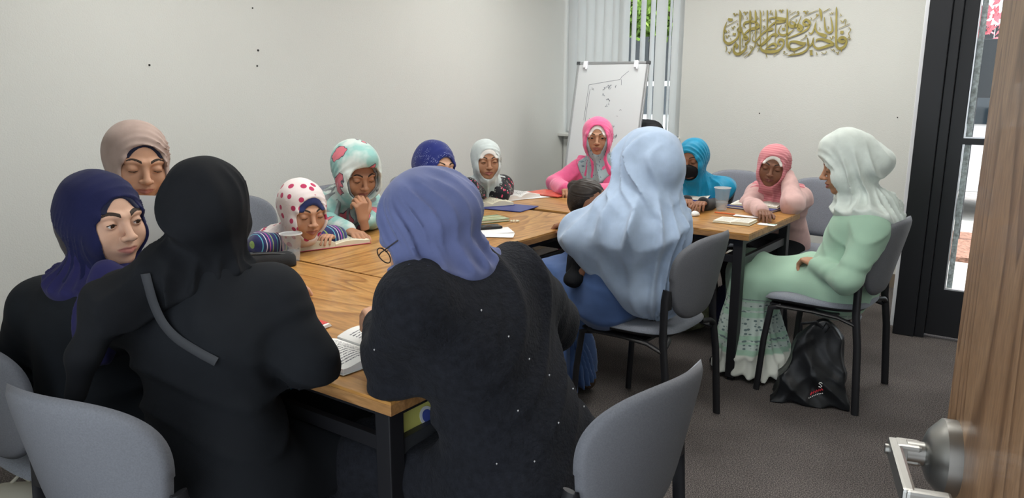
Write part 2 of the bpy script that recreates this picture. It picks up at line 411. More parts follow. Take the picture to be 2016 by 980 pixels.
def lash_parts(lid):
    mb = []
    for s in (-1, 1):
        f = Field((s * .0315 - .02, .07, -.015), (s * .0315 + .02, .1, .015), .0018)
        zz = (-.0052, -.0045) if lid >= .95 else (.0068 * (1 - lid) + .0006, .005 * (1 - lid))
        mid = (s * .031, .0898, (zz[0] + (.001 if lid < .95 else -.0012)))
        f.cap((s * .0205, .0868, zz[1] - (.002 if lid < .95 else -.001)), mid, .0013, .0017, k=.001); f.cap(mid, (s * .0435, .0848, zz[1] - .001), .0017, .0014, k=.001)
        mb.append(f.mesh())
    return mb

def sphere_q(c, r, seg=20, rings=12, ax=(0, 1, 0)):
    """quad sphere with its pole along +Y, so that iris and pupil are rings at the pole"""
    v = []; q = []
    for i in range(rings + 1):
        a = math.pi * (i + .02) / (rings + .04)
        for k in range(seg):
            b = 2 * math.pi * k / seg; v.append((c[0] + r * math.sin(a) * math.cos(b), c[1] + r * math.cos(a), c[2] + r * math.sin(a) * math.sin(b)))
    for i in range(rings):
        for k in range(seg):
            k2 = (k + 1) % seg; q.append((i * seg + k, (i + 1) * seg + k, (i + 1) * seg + k2, i * seg + k2))
    return np.array(v, F), np.array(q)

# ---------------------------------------------------------------- hand (local: wrist at origin, fingers +Y, back of hand +Z, thumb on +X side)
def hand_mesh(curl=.5, thumb=.4, h=.0035, spread=.5, mirror=False, point=0.):
    f = Field((-.075, -.05, -.1), (.085, .2, .05), h)
    f.cap((0, -.04, 0), (0, .005, 0), .0225, .023, k=.012, sq=((0, 0, 1), .75))
    for x, y in ((.024, .078), (.008, .083), (-.008, .08), (-.023, .072)):
        f.cap((x * .55, .008, -.002), (x, y, 0), .0155, .0115, k=.012, sq=((0, 0, 1), .8))
    L = ((.040, .024, .020), (.044, .028, .021), (.041, .026, .021), (.032, .019, .018))
    for n, (x, y) in enumerate(((.026, .078), (.0088, .084), (-.0088, .081), (-.0255, .073))):
        cu = curl * (1 + .1 * n); cu = cu * (1 - point) if n == 0 else cu
        a = -.25 * cu; p = np.array((x, y, 0.)); sx = (1.5 - n) * .07 * spread
        for j in range(3):
            a -= cu * (.9, 1.0, .7)[j]
            d = np.array((math.sin(sx), math.cos(a) * math.cos(sx), math.sin(a)))
            p2 = p + d * L[n][j]; f.cap(p, p2, .0092 - .0008 * j, .0087 - .0008 * j, k=.0025); p = p2
    # thumb leaves the side of the palm near its base
    p = np.array((.016, .018, -.004)); tdir = [(.75, .62, -.25), (.45, .85, -.3 - .3 * thumb), (.1 - .5 * thumb, .9, -.35 - .3 * thumb)]
    for j, (d, l, r0) in enumerate(zip(tdir, (.04, .032, .026), (.0135, .0112, .0102))):
        d = np.array(d); d /= np.linalg.norm(d); p2 = p + d * l; f.cap(p, p2, r0, r0 * .88, k=.006 if j == 0 else .003); p = p2
    v, q = f.mesh()
    if mirror: v = v * np.array((-1, 1, 1), F); q = q[:, ::-1]
    return v, q

def frame(fwd, up):
    """3x3 with columns X, Y=fwd, Z~up"""
    y = np.array(fwd, float); y /= np.linalg.norm(y); z = np.array(up, float); z -= y * (z @ y); z /= np.linalg.norm(z); x = np.cross(y, z)
    return np.stack([x, y, z], 1)
def place(part, M, t, s=1.): v, q = part; return ((v * s) @ np.array(M, F).T + np.array(t, F)).astype(F), q
def head_frame(yaw, pitch=0., roll=0.):
    """yaw: heading in degrees of the face in the floor plane; pitch > 0 looks down"""
    y, p, r = R(yaw), R(pitch), R(roll)
    fwd = np.array((math.cos(y) * math.cos(p), math.sin(y) * math.cos(p), -math.sin(p))); up = np.array((math.cos(y) * math.sin(p), math.sin(y) * math.sin(p), math.cos(p)))
    x = np.cross(fwd, up); up2 = up * math.cos(r) + x * math.sin(r)
    return frame(fwd, up2) * np.array((1.05, 1.0, .94))[None, :]      # rounder than the generic head
def catm(P_, n=6):
    P_ = [np.array(p, float) for p in P_]; Q_ = [2 * P_[0] - P_[1]] + P_ + [2 * P_[-1] - P_[-2]]; out = []
    for i in range(1, len(Q_) - 2):
        for t in np.linspace(0, 1, n, endpoint=False):
            a, b, c, d = Q_[i - 1:i + 3]; out.append(.5 * (2 * b + (c - a) * t + (2 * a - 5 * b + 4 * c - d) * t * t + (3 * b - 3 * c + d - a) * t ** 3))
    return out + [P_[-1]]
# ---------------------------------------------------------------- people
def cloth(name, col, rough=.85, sheen=.15, bump=.12, noise=(18, .10), scale=700):
    m = mat(name, col, rough, sheen=sheen, spec=.2, noise=noise, bump=(scale, bump)); return m
def skin(name, col, lip):
    if name in MATS: return MATS[name]
    m = mat(name, col, .5, spec=.35, noise=(14, .07), bump=(420, .06)); n = m.node_tree.nodes; l = m.node_tree.links; b = n['Principled BSDF']
    b.inputs['Subsurface Weight'].default_value = .08; b.inputs['Subsurface Scale'].default_value = .01
    b.inputs['Subsurface Radius'].default_value = (1, .35, .2)
    at = n.new('ShaderNodeAttribute'); at.attribute_name = 'lip'
    mx = n.new('ShaderNodeMix'); mx.data_type = 'RGBA'; src = b.inputs['Base Color'].links[0].from_socket
    l.new(src, mx.inputs['A']); mx.inputs['B'].default_value = (*lip, 1); l.new(at.outputs['Fac'], mx.inputs['Factor']); l.new(mx.outputs['Result'], b.inputs['Base Color'])
    return m
SK = dict(light=skin('skin_light', (.60, .36, .25), (.42, .16, .13)), warm=skin('skin_warm', (.50, .275, .175), (.34, .13, .10)),
          tan=skin('skin_tan', (.40, .205, .12), (.28, .10, .08)), brown=skin('skin_brown', (.25, .115, .065), (.19, .06, .05)),
          deep=skin('skin_deep', (.19, .085, .05), (.15, .05, .045)))
M_BROW = mat('eyebrow', (.03, .018, .012), .8); M_WHITE = mat('eye_white', (.72, .69, .66), .25); M_IRIS = mat('iris', (.06, .028, .014), .25); M_PUP = mat('pupil', (.004, .004, .004), .15)

def wob(x, y, z, f, s=0.): return np.sin(f * x + 1.7 * np.sin(f * .63 * y + s) + s) * np.cos(f * .81 * z + 1.3 * np.sin(f * .57 * x + 2 * s))
def ridge(ph): return 1 - 2 * np.abs(np.sin(ph * .5)) ** .8       # sharp valleys, round crests

def crest(ph): return (1.06 - np.sqrt(np.sin(ph * .5) ** 2 + .012)) ** 2 * 1.9 - .45   # narrow crests, broad flats
def msk(x, y, z, f, s): return np.clip(.5 + .75 * wob(x, y, z, f, s), 0, 1)

def person(P):
    """P: dict describing one seated figure, joints in world metres"""
    hs = P.get('hs', 1.); bs = P.get('bs', 1.); h = P.get('heading', 0.)
    root = empty('person', (P['pelvis'][0], P['pelvis'][1], 0), 0, P['label'], 'person'); off = np.array((P['pelvis'][0], P['pelvis'][1], 0.))
    sd = np.array((math.cos(R(h + 90)), math.sin(R(h + 90)), 0)); fw = np.array((math.cos(R(h)), math.sin(R(h)), 0)); up = np.array((0, 0, 1.))
    pel = np.array(P['pelvis'], float); N = np.array(P['neck'], float); H = np.array(P['head'], float)
    det = P.get('det', 1.)                                              # 1 = near, larger = coarser
    tilt = P.get('tilt', 0.)                                            # + raises the left shoulder
    sw = P.get('sw', .165) * bs; spn = (N - pel); L = np.linalg.norm(spn); spn /= L
    sv = sd + up * tilt; sv /= np.linalg.norm(sv)
    if 'shv' in P: sv = np.array(P['shv'], float); sv /= np.linalg.norm(sv)
    SL, SR = N - spn * .045 * bs + sv * sw, N - spn * .045 * bs - sv * sw
    if 'shl' in P: SL = np.array(P['shl'], float)
    if 'shr' in P: SR = np.array(P['shr'], float)
    Ch, Wa = N * .68 + pel * .32, N * .32 + pel * .68
    Ch = Ch - fw * P.get('hunch', .0)
    arms = {}
    for k, S in (('l', SL), ('r', SR)):
        a = P.get('arm_' + k)
        if a: arms[k] = (S, np.array(a[0], float), np.array(a[1], float))
    th = .40 * P.get('ls', bs); Hl, Hr = pel + sd * .085 * bs, pel - sd * .085 * bs
    kz = max(.40 * P.get('ls', bs), P.get('kneez', .47 * P.get('ls', bs)))
    K = {}
    for k, Hp, s in (('l', Hl, 1), ('r', Hr, -1)):
        kn = P.get('knee_' + k, Hp + fw * th + sd * s * P.get('kspread', .05)); kn = np.array(kn, float)
        if 'knee_' + k not in P: kn[2] = kz
        an = np.array(P.get('foot_' + k, kn - fw * .03 - up * (kn[2] - .09)), float); an[2] = max(.085, an[2]) if 'foot_' + k not in P else an[2]
        K[k] = (Hp, kn, an)
    # ---- body (skin): head, neck, torso core, arms, legs, hands as one mesh
    parts = []; lips = []
    HM = head_frame(P['yaw'], P.get('pitch', 0), P.get('roll', 0)); hh = P.get('hh', .0035)
    hf = head_field(hh, P.get('lid', 1.), P.get('mouth', 0.), P.get('chub', .3)); hv, hq = hf.mesh(); 
    lx, lz, mo = hv[:, 0] / .0255, hv[:, 2] + .0648, P.get('mouth', 0.)
    top_, bot_ = .0082 * (1 - lx * lx) + .0006 - .0018 * np.exp(-(lx / .18) ** 2), -(.0105 + .009 * mo) * (1 - lx * lx) - .0006
    lm = np.clip(np.minimum(top_ - lz, lz - bot_) / .0022 + .3, 0, 1) * (np.abs(lx) < 1.02) * (hv[:, 1] > .07)
    parts.append(place((hv, hq), HM, H, hs)); lips.append(lm)
    bb = np.stack([pel, N, SL, SR] + [p for a in arms.values() for p in a] + [p for kk in K.values() for p in kk])
    f = Field(bb.min(0) - .14, bb.max(0) + .14, .014)
    f.cap(pel - sd * .05, pel + sd * .05, .09 * bs, k=.05); f.cap(pel, Ch, .09 * bs, .1 * bs, k=.05); f.cap(SL, SR, .035 * bs, k=.02); f.cap(Ch, N, .08 * bs, .022 * bs, k=.03); f.cap(N, H - HM[:, 2] * .06 * hs - HM[:, 1] * .02 * hs, .032 * hs, .036 * hs, k=.01)
    for k, (S, E, W) in arms.items(): f.cap(S, E, .042 * bs, .034 * bs, k=.02); f.cap(E, W, .034 * bs, .021 * bs, k=.015)
    for k, (a, b, c) in K.items(): f.cap(a, b, .07 * bs, .048 * bs, k=.03); f.cap(b, c, .046 * bs, .03 * bs, k=.02)
    bv, bq = f.mesh(); parts.append((bv, bq)); lips.append(np.zeros(len(bv)))
    for k in arms:
        hd = P.get('hand_' + k)
        if not hd: continue
        S, E, W = arms[k]; fd = np.array(hd['dir'], float) if 'dir' in hd else W - E
        p_ = place(hand_mesh(hd.get('curl', .4), hd.get('thumb', .4), .0032 if det < 1.3 else .004, hd.get('spread', .5), mirror=(k == 'r') ^ hd.get('flip', False), point=hd.get('point', 0)), frame(fd, hd.get('back', up)), W, hd.get('s', bs))
        parts.append(p_); lips.append(np.zeros(len(p_[0])))
    body = qmesh('body', parts, SK[P['skin']], root, off, {'lip': np.concatenate(lips)})
    if P.get('face', True):
        lid = P.get('lid', 1.)
        for p in brow_parts(hf, P.get('brow', 1.)): qmesh('eyebrow', [place(p, HM, H, hs)], M_BROW, root, off)
        for p in lash_parts(lid): qmesh('eyelash', [place(p, HM, H, hs)], M_BROW, root, off)
        if lid < .9:
            gz = P.get('gaze', (0, 0))
            for s in (-1, 1):
                v, q = sphere_q((0, 0, 0), .0121); a, b = R(gz[0]), R(gz[1])
                G = np.array(Matrix.Rotation(-a, 3, 'Z') @ Matrix.Rotation(b, 3, 'X'))
                v = v @ G.T.astype(F) + np.array((s * .0315, .0757, .0010), F)
                e = qmesh('eye', [place((v, q), HM, H, hs)], [M_WHITE, M_IRIS, M_PUP], root, off)
                mi = np.zeros(len(q), np.int32); mi[:60] = 1; mi[:20] = 2; e.data.polygons.foreach_set('material_index', mi)
    # ---- garments
    for g in P.get('wear', []):
        kind = g['kind']; t = g.get('thick', .012); hv_ = g.get('h', .008 * det)
        if kind in ('top', 'dress'):
            low = pel if kind == 'top' else pel
            pts = [pel, N, SL, SR, Ch - fw * .05] + [p for a in arms.values() for p in a]
            if kind == 'dress': pts += [p for kk in K.values() for p in kk]
            pts = np.stack(pts); f = Field(pts.min(0) - .2 * bs, pts.max(0) + .2 * bs, hv_)
            wd = g.get('wide', 1.)
            f.cap(SL, SR, .052 * bs + t, k=.05); f.cap(Ch - sv * .075 * bs, Ch + sv * .075 * bs, (.1 * bs) * wd + t, k=.09)
            f.cap(Wa - sd * .06 * bs, Wa + sd * .06 * bs, .1 * bs * wd + t, k=.1); f.cap(Ch, Wa, .1 * bs * wd + t, k=.08)
            f.cap(pel - sd * .085 * bs, pel + sd * .085 * bs, .125 * bs * wd + t, k=.09); f.cap(N + (N - Ch) * g.get('collar', 0), Ch, .05 * bs + t, .1 * bs, k=.05)
            if g.get('bust', 1): f.cap(Ch + fw * .06 * bs - sd * .07 * bs, Ch + fw * .06 * bs + sd * .07 * bs, .07 * bs + t, k=.06)
            sl = g.get('sleeve', 1.); ln = g.get('sleeve_to', 1.)
            for k, (S, E, W) in arms.items():
                We = E + (W - E) * ln; f.cap(S, E, .054 * bs * sl + t, .046 * bs * sl + t, k=.035); f.cap(E, We, .045 * bs * sl + t, .026 * bs * sl + t * .9, k=.02)
            if kind == 'dress':
                sk = g.get('skirt', 1.)
                for k, (a, b, c) in K.items(): f.cap(a, b, .092 * bs, .068 * bs, k=.08); f.cap(b, c - up * (c[2] + .06), .065 * bs, .085 * bs * sk, k=.09)
                kc, ac = (K['l'][1] + K['r'][1]) / 2, (K['l'][2] + K['r'][2]) / 2
                f.cap(pel, kc, .1 * bs, .08 * bs, k=.08); f.cap(kc, ac - up * (ac[2] + .06), .07 * bs, .11 * bs * sk, k=.09)
                f.floor(g.get('hem', .04))
            amp = 1.25 * g.get('fold', .006); el = [a[1] for a in arms.values()]
            lat = np.array(sd, F); sp = np.array(spn, F)
            def fd(x, y, z):
                u = x * lat[0] + y * lat[1]; w = x * sp[0] + y * sp[1] + z * sp[2]
                d = amp * .8 * wob(x, y, z, 17, 1.1) - amp * .9 * crest(34 * w + 8 * np.sin(6 * u + 2) + 4 * np.sin(9 * z)) * msk(x, y, z, 8, 3.)
                for e in el:       # creases gather at the elbows
                    r = np.sqrt((x - e[0]) ** 2 + (y - e[1]) ** 2 + (z - e[2]) ** 2); d = d + amp * .7 * np.sin(95 * r + 3 * np.sin(20 * z)) * np.exp(-(r / .11) ** 2)
                if kind == 'dress':
                    az = 8 * np.arctan2(y - float(ac[1]), x - float(ac[0])); d = d + amp * 1.8 * g.get('flute', 1.) * np.sin(az * 2 + 1.5 * np.sin(5 * z + 3 * x)) * np.clip((.5 - z) * 3, 0, 1)
                return d
            f.disp(fd); v, q = f.mesh(); v = relax(v, q, 2, .5)
            o = qmesh(g.get('name', kind), [(v, q)], g['mat'], root, off, uv=torso_uv(v, P, sd, fw, spn))
        elif kind == 'skirt':
            pts = np.stack([pel] + [p for kk in K.values() for p in kk]); f = Field(pts.min(0) - .2, pts.max(0) + .2, hv_); sk = g.get('skirt', 1.)
            f.cap(pel - sd * .085 * bs, pel + sd * .085 * bs, .122 * bs, k=.09)
            for k, (a, b, c) in K.items(): f.cap(a, b, .105 * bs, .078 * bs, k=.09); f.cap(b, c - up * (c[2] + .06), .065 * bs, .09 * bs * sk, k=.09)
            kc, ac = (K['l'][1] + K['r'][1]) / 2, (K['l'][2] + K['r'][2]) / 2
            f.cap(pel, kc, .1 * bs, .08 * bs, k=.08); f.cap(kc, ac - up * (ac[2] + .06), .07 * bs, .11 * bs * sk, k=.09)
            f.floor(g.get('hem', .04)); amp = g.get('fold', .008)
            f.disp(lambda x, y, z: amp * np.sin(20 * np.arctan2(y - kc[1], x - kc[0]) + 3 * np.sin(7 * z)) * np.clip((.55 - z) * 3, 0.15, 1) + amp * .6 * wob(x, y, z, 15))
            v, q = f.mesh(); qmesh(g.get('name', 'skirt'), [(v, q)], g['mat'], root, off, uv=torso_uv(v, P, sd, fw, spn))
        elif kind == 'trousers':
            pts = np.stack([pel] + [p for kk in K.values() for p in kk]); f = Field(pts.min(0) - .2, pts.max(0) + .2, hv_)
            f.cap(pel - sd * .085 * bs, pel + sd * .085 * bs, .11 * bs, k=.06)
            for k, (a, b, c) in K.items(): f.cap(a, b, .085 * bs, .066 * bs, k=.035); f.cap(b, c - up * .0, .064 * bs, .052 * bs, k=.03)
            f.disp(lambda x, y, z: .006 * wob(x, y, z, 30)); v, q = f.mesh(); qmesh('trousers', [(v, q)], g['mat'], root, off)
    for k, (a, b, c) in (K.items() if P.get('shoes') else ()):
        f = Field(c - .2, c + np.array((.2, .2, .1)), .008); c0 = np.array((c[0], c[1], 0.)); s = bs
        f.cap(c0 - fw * .04 * s + up * .045 * s, c0 + fw * .12 * s + up * .033 * s, .04 * s, .032 * s, k=.02); f.cap(c0 + up * .05, c + up * .01, .035 * s, k=.03)
        f.floor(.004); v, q = f.mesh(); qmesh('shoe', [(v, q)], P['shoes'], root, off)
    # ---- head scarf, in the head's frame
    HI = np.linalg.inv(HM); loc = lambda w: (HI @ (np.array(w, float) - H)) / hs
    for g in P.get('scarf', []):
        t = g.get('t', .009); a, zt, zb = g.get('ap', (.056, .062, -.108)); hh_ = g.get('h', .005 * det)
        Nl, SLl, SRl, Cl = loc(N), loc(SL), loc(SR), loc(Ch); fwl = HM.T @ fw; dnl = HM.T @ -up; spl = HM.T @ -spn
        drape = 0 if g.get('band') else g.get('drape', .5); allp = [np.array((-.11, -.15, -.2)), np.array((.11, .13, .15))]
        if drape: rc_ = max(g.get('cape', (.19, .15, .17))) + .02; cc_ = Nl + fwl * g.get('cape_off', (.02, -.03))[0] + spl * g.get('cape_off', (.02, -.03))[1]; allp += [cc_ - rc_, cc_ + rc_]
        for seg in g.get('extra', []): allp += [loc(seg[0]) - seg[2] / hs, loc(seg[1]) + seg[3] / hs, loc(seg[0]) + seg[2] / hs, loc(seg[1]) - seg[3] / hs]
        allp = np.stack(allp); f = Field(allp.min(0) - .04, allp.max(0) + .04, hh_)
        f.ell((0, -.02, .034), np.array((.074, .096, .084)) + t, k=.02); f.ell((0, .018, -.025), np.array((.064, .069, .089)) + t, k=.03); f.ell((0, .028, -.07), np.array((.048, .047, .037)) + t, k=.03)
        for s_ in (-1, 1): f.ell((s_ * .037, .056, -.036), np.array((.028, .027, .031)) + t - .002, k=.02); f.cap((s_ * .012, .083, .021), (s_ * .043, .071, .022), .0095 + t - .003, k=.014)
        if not g.get('band'):
            pf = g.get('puff', 0.)
            f.ell((0, -.045 - .3 * pf, -.01), (.074 + pf * .3, .080 + pf, .082), k=.03)           # hair under the cloth
            f.cap((0, -.02, -.09), Nl, .060, .066, k=.035)
            f.cap((0, .035, -.118), Nl + fwl * .02, .038, .055, k=.03)                           # gathered under the chin
            if drape:
                # the cloth lies on the shoulders and chest: the torso a little larger, kept inside a region round the neck
                f2 = Field(allp.min(0) - .04, allp.max(0) + .04, hh_); ct = g.get('ct', .024); svl, sdl = HM.T @ sv, HM.T @ sd; q_ = bs / hs
                Wal, pl = loc(Wa), loc(pel)
                f2.cap(SLl, SRl, .052 * q_ + ct, k=.05); f2.cap(Cl - svl * .075 * q_, Cl + svl * .075 * q_, .1 * q_ + ct, k=.09)
                f2.cap(Cl, Wal, .12 * q_ + ct, k=.08); f2.cap(Wal, pl, .13 * q_ + ct, k=.08); f2.cap(Nl, Cl, .05 * q_ + ct, .1 * q_ + ct, k=.05)
                f2.cap(Cl + fwl * .06 * q_ - svl * .07 * q_, Cl + fwl * .06 * q_ + svl * .07 * q_, .07 * q_ + ct, k=.06)
                if g.get('over_arms', 1):
                    for k, (S, E, W) in arms.items(): f2.cap(loc(S), loc(E), .056 * q_ + ct, .048 * q_ + ct, k=.05)
                rg = g.get('cape', (.19, .15, .17)); co = g.get('cape_off', (.02, -.03))
                f2.comb((slice(None),) * 3, f.D, .035, 'u'); f = f2
            for seg in g.get('extra', []): f.cap(loc(seg[0]), loc(seg[1]), seg[2] / hs, seg[3] / hs, k=seg[4] if len(seg) > 4 else .05)
        else:
            f.D = np.maximum(f.D, (g['band'] - f.ax[2])[None, None, :] + .0 * f.D)
        amp = g.get('fold', .0035); sd_ = P['pelvis'][0] * 7
        if amp:
            def fd(x, y, z):
                ang = np.arccos(np.clip((y * .93 - (z - .01) * .36) / (np.sqrt(x * x + y * y + z * z) + 1e-6), -1, 1))
                if g.get('radial'): ang_ = np.arctan2(x, -(y * .94 + z * .34) + .02) * .5 + .2 * z; wr_ = np.clip(np.sqrt(x * x + (y * .94 + z * .34) ** 2) * 22 - .6, 0, 1)
                else: ang_ = ang; wr_ = 1.
                ph = g.get('rings', 26) * ang_ + 3.2 * np.sin(8 * x + 11 * z + sd_) + 1.6 * np.sin(19 * x - 13 * z + 2 * sd_)
                ring = (crest(ph) * msk(x, y, z, 13, sd_) + .5 * crest(ph * 1.9 + 2) * msk(x, y, z, 17, sd_ + 2)) * np.clip(ang * 1.5 - .9, 0, 1) * wr_
                az = np.arctan2(x - Nl[0], y - Nl[1] + .02)
                pz = g.get('pleats', 15) * az + 2.2 * np.sin(7 * z + 3 * x + sd_) + 1.2 * np.sin(3 * az + sd_)
                dr = crest(pz) * (.35 + .65 * msk(x, y, z, 9, sd_ + 1)) + .45 * crest(26 * z + 9 * x + 3 * np.sin(8 * x + sd_)) * msk(x, y, z, 12, sd_ + 3)
                w = np.clip((-z - .09) * 10, 0, 1)
                top = np.clip((z - .06) * 14, 0, .8)
                return -1.9 * amp * (ring * (1 - w) * (1 - top) + 1.5 * dr * w * g.get('dfold', 1)) + .0012 * wob(x, y, z, 50, sd_)
            f.disp(fd)
        if drape and not g.get('band'):
            E_ = Field(allp.min(0) - .04, allp.max(0) + .04, hh_); rg = g.get('cape', (.19, .15, .17)); co = g.get('cape_off', (.02, -.03))
            rr_ = np.stack([svl, np.cross(-spl, svl), -spl], 1); E_.ell(Nl + fwl * co[0] + spl * co[1], rg, rot=rr_, k=.02); E_.cap((0, -.02, 0), Nl, *g.get('env', (.19, .14)), k=.02)
            for seg in g.get('extra', []): E_.cap(loc(seg[0]), loc(seg[1]), seg[2] / hs + .03, seg[3] / hs + .012, k=.04)
            f.comb((slice(None),) * 3, E_.D, .008, 'i')
        if not g.get('closed'):
            # face opening: an ellipse swept forwards
            zc, b = (zt + zb) / 2, (zt - zb) / 2
            def ap(X, Y, Z):
                e = (np.sqrt((X / a) ** 2 + ((Z - zc - .0) / b) ** 2) - 1) * min(a, b) * .9
                return np.maximum(e, -(Y - g.get('ay', .0)) ) + 0 * Z
            f.fn(ap, (-.09, -.01, -.13), (.09, .3, .1), k=.006, op='s')
        if g.get('cut'): g['cut'](f, loc)
        v, q = f.mesh(); v = relax(v, q, 3, .5)
        uv = np.stack([np.arctan2(v[:, 0], -v[:, 1] - .02) * .1, v[:, 2] - v[:, 1] * .3, v[:, 1]], 1)
        vw, q = place((v, q), HM, H, hs)
        qmesh(g.get('name', 'headscarf'), [(vw, q)], g['mat'], root, off, uv=uv)
    return root

def torso_uv(v, P, sd, fw, spn):
    d = v - np.array(P['pelvis'], F); return np.stack([d @ np.array(sd, F), d @ np.array(fw, F), v[:, 2]], 1)
# ---------------------------------------------------------------- furniture
def wood(name, c1, c2, c3, scale=1., rough=.35, ring=26., along='X', coat=.15, lo=.0):
    """oak grain: bands stretched along one axis of the object, with cathedral figure and pores"""
    m = mat(name, c1, rough, spec=.4, coat=coat); n, l, b = tex_base(m)
    tc = n.new('ShaderNodeTexCoord'); mp = n.new('ShaderNodeMapping'); l.new(tc.outputs['Object'], mp.inputs['Vector'])
    st_ = {'X': (.16, 1, 1), 'Y': (1, .16, 1), 'Z': (1, 1, .16)}[along]; mp.inputs['Scale'].default_value = tuple(s * scale for s in st_)
    nz = n.new('ShaderNodeTexNoise'); nz.inputs['Scale'].default_value = 3.2; nz.inputs['Detail'].default_value = 2; nz.inputs['Distortion'].default_value = .5; l.new(mp.outputs['Vector'], nz.inputs['Vector'])
    ml = n.new('ShaderNodeMath'); ml.operation = 'MULTIPLY'; ml.inputs[1].default_value = ring; l.new(nz.outputs['Fac'], ml.inputs[0])
    fr = n.new('ShaderNodeMath'); fr.operation = 'FRACT'; l.new(ml.outputs[0], fr.inputs[0])
    fine = n.new('ShaderNodeTexNoise'); fine.inputs['Scale'].default_value = 90 ; fine.inputs['Detail'].default_value = 4; l.new(mp.outputs['Vector'], fine.inputs['Vector'])
    r = n.new('ShaderNodeValToRGB'); l.new(fr.outputs[0], r.inputs['Fac']); e = r.color_ramp.elements
    e[0].color = (*c1, 1); e[1].color = (*c1, 1); a = e.new(.62); a.color = (*c2, 1); a = e.new(.9); a.color = (*c3, 1)
    r2 = n.new('ShaderNodeMapRange'); r2.inputs['From Min'].default_value = .38; r2.inputs['From Max'].default_value = .62; r2.inputs['To Min'].default_value = .72; r2.inputs['To Max'].default_value = 1.08; l.new(fine.outputs['Fac'], r2.inputs['Value'])
    mx = n.new('ShaderNodeMix'); mx.data_type = 'RGBA'; mx.blend_type = 'MULTIPLY'; mx.inputs['Factor'].default_value = .75; l.new(r.outputs['Color'], mx.inputs['A']); l.new(r2.outputs['Result'], mx.inputs['B'])
    l.new(mx.outputs['Result'], b.inputs['Base Color']); return m
M_OAK = wood('oak_laminate', (.50, .265, .080), (.43, .21, .058), (.29, .125, .030), 1., .34, 16, 'X')
M_OAKEDGE = wood('oak_edge', (.36, .19, .075), (.32, .165, .06), (.24, .12, .045), 1.5, .4, 10, 'X')
M_BLACKMETAL = mat('black_powder_coat', (.012, .012, .014), .42, spec=.4)
M_RAIL = mat('dark_steel_rail', (.05, .053, .058), .4, metal=.3)
TH = .737
def table(origin, ang, label, rails=True):
    """folding table: local x along the long side, y across; origin = a corner"""
    o = empty('folding_table', (origin[0], origin[1], 0), ang, label, 'table', 'folding tables set in a U')
    L, W = 1.524, .762
    t = MB(); t.box((L / 2, W / 2, TH - .004), (L - .002, W - .002, .008)); t.build('tabletop', M_OAK, o, bevel=.0015)
    t = MB(); t.box((L / 2, W / 2, TH - .02), (L, W, .025)); t.build('edge_band', M_OAKEDGE, o, bevel=.0015)
    t = MB(); t.box((L / 2, .05, TH - .047), (L - .12, .025, .03)); t.box((L / 2, W - .05, TH - .047), (L - .12, .025, .03)); t.box((.05, W / 2, TH - .047), (.025, W - .1, .03)); t.box((L - .05, W / 2, TH - .047), (.025, W - .1, .03)); t.build('apron', M_BLACKMETAL, o)
    for x in (.06, L - .06):
        for y in (.055, W - .055):
            a = MB(); a.box((x, y, (TH - .033) / 2 + .008), (.046, .046, TH - .05), None).box((x, y, .006), (.03, .03, .012)); a.build('leg', M_BLACKMETAL, o, bevel=.003)
    for x in (.06, L - .06):
        a = MB(); a.box((x, W / 2, .585), (.022, W - .15, .04)); a.build('cross_rail', M_RAIL, o, bevel=.002)
        s = 1 if x < 1 else -1
        a = MB(); a.tube([(x + s * .02, W / 2, .58), (x + s * .28, W / 2, TH - .045)], .008, 8); a.build('folding_brace', M_BLACKMETAL, o)
    for y in (.055, W - .055):
        a = MB(); a.box((L / 2, y, .60), (L - .16, .02, .035)); a.build('side_rail', M_BLACKMETAL, o, bevel=.002)
    return o
def rotp(o, ang, x, y): return (o[0] + x * math.cos(ang) - y * math.sin(ang), o[1] + x * math.sin(ang) + y * math.cos(ang))
T1C, T2C, T3C = (-.259, 1.53), (-.448, 2.604), (1.085, 3.432)
# near table: long side runs left; corner at its left front, long axis pointing right (-B)
T1O = rotp(T1C, R(54.7 + 90), 1.524, 0)
t1 = table(rotp(T1C, R(144.7), 1.524, 0), R(144.7 - 180), 'oak topped folding table nearest the camera, between the two women in black')
t2 = table((T2C[0], T2C[1]), R(53.9), 'oak topped folding table in the middle, holding the thick pink covered book')
t2.location = rotp(T2C, R(53.9), 0, 0) + (0,)
t3 = table(rotp(T3C, R(143.0), 1.524, 0), R(143.0 - 180), 'oak laminate folding table farthest away, before the wall writing')

M_FAB = mat('grey_blue_upholstery', (.185, .20, .235), .85, spec=.25, sheen=.2, noise=(260, .16), bump=(500, .25))
M_FABR = mat('grey_back_shell', (.135, .14, .155), .7, spec=.3, noise=(300, .10), bump=(450, .15))
def smooth_grid(nu, nv, fn, name, mats, parent, thick, mfun=None):
    """a padded panel: fn(u,v)->(point, normal), u,v in -1..1, both faces joined by a rounded rim"""
    vs = []; fs = []; mi = []
    prof = [(-1, 1.0), (-.98, 1.0)]
    def layer(sign):
        base = len(vs)
        for j in range(nv + 1):
            for i in range(nu + 1):
                u, v = -1 + 2 * i / nu, -1 + 2 * j / nv; p, n_, edge = fn(u, v)
                vs.append(tuple(p + n_ * sign * thick * .5 * max(.0, edge) ** .45))
        for j in range(nv):
            for i in range(nu):
                a = base + j * (nu + 1) + i; q = (a, a + 1, a + nu + 2, a + nu + 1); fs.append(q if sign > 0 else q[::-1]); mi.append(0 if sign > 0 else 1)
    layer(1); layer(-1)
    me = bpy.data.meshes.new(name); me.from_pydata(vs, [], fs)
    for m in mats: me.materials.append(m)
    me.polygons.foreach_set('material_index', mi)
    bm = bmesh.new(); bm.from_mesh(me); bmesh.ops.remove_doubles(bm, verts=bm.verts, dist=.0004); bmesh.ops.recalc_face_normals(bm, faces=bm.faces); bm.to_mesh(me); bm.free(); me.shade_smooth()
    o = bpy.data.objects.new(name, me); C.objects.link(o); o.parent = parent; return o
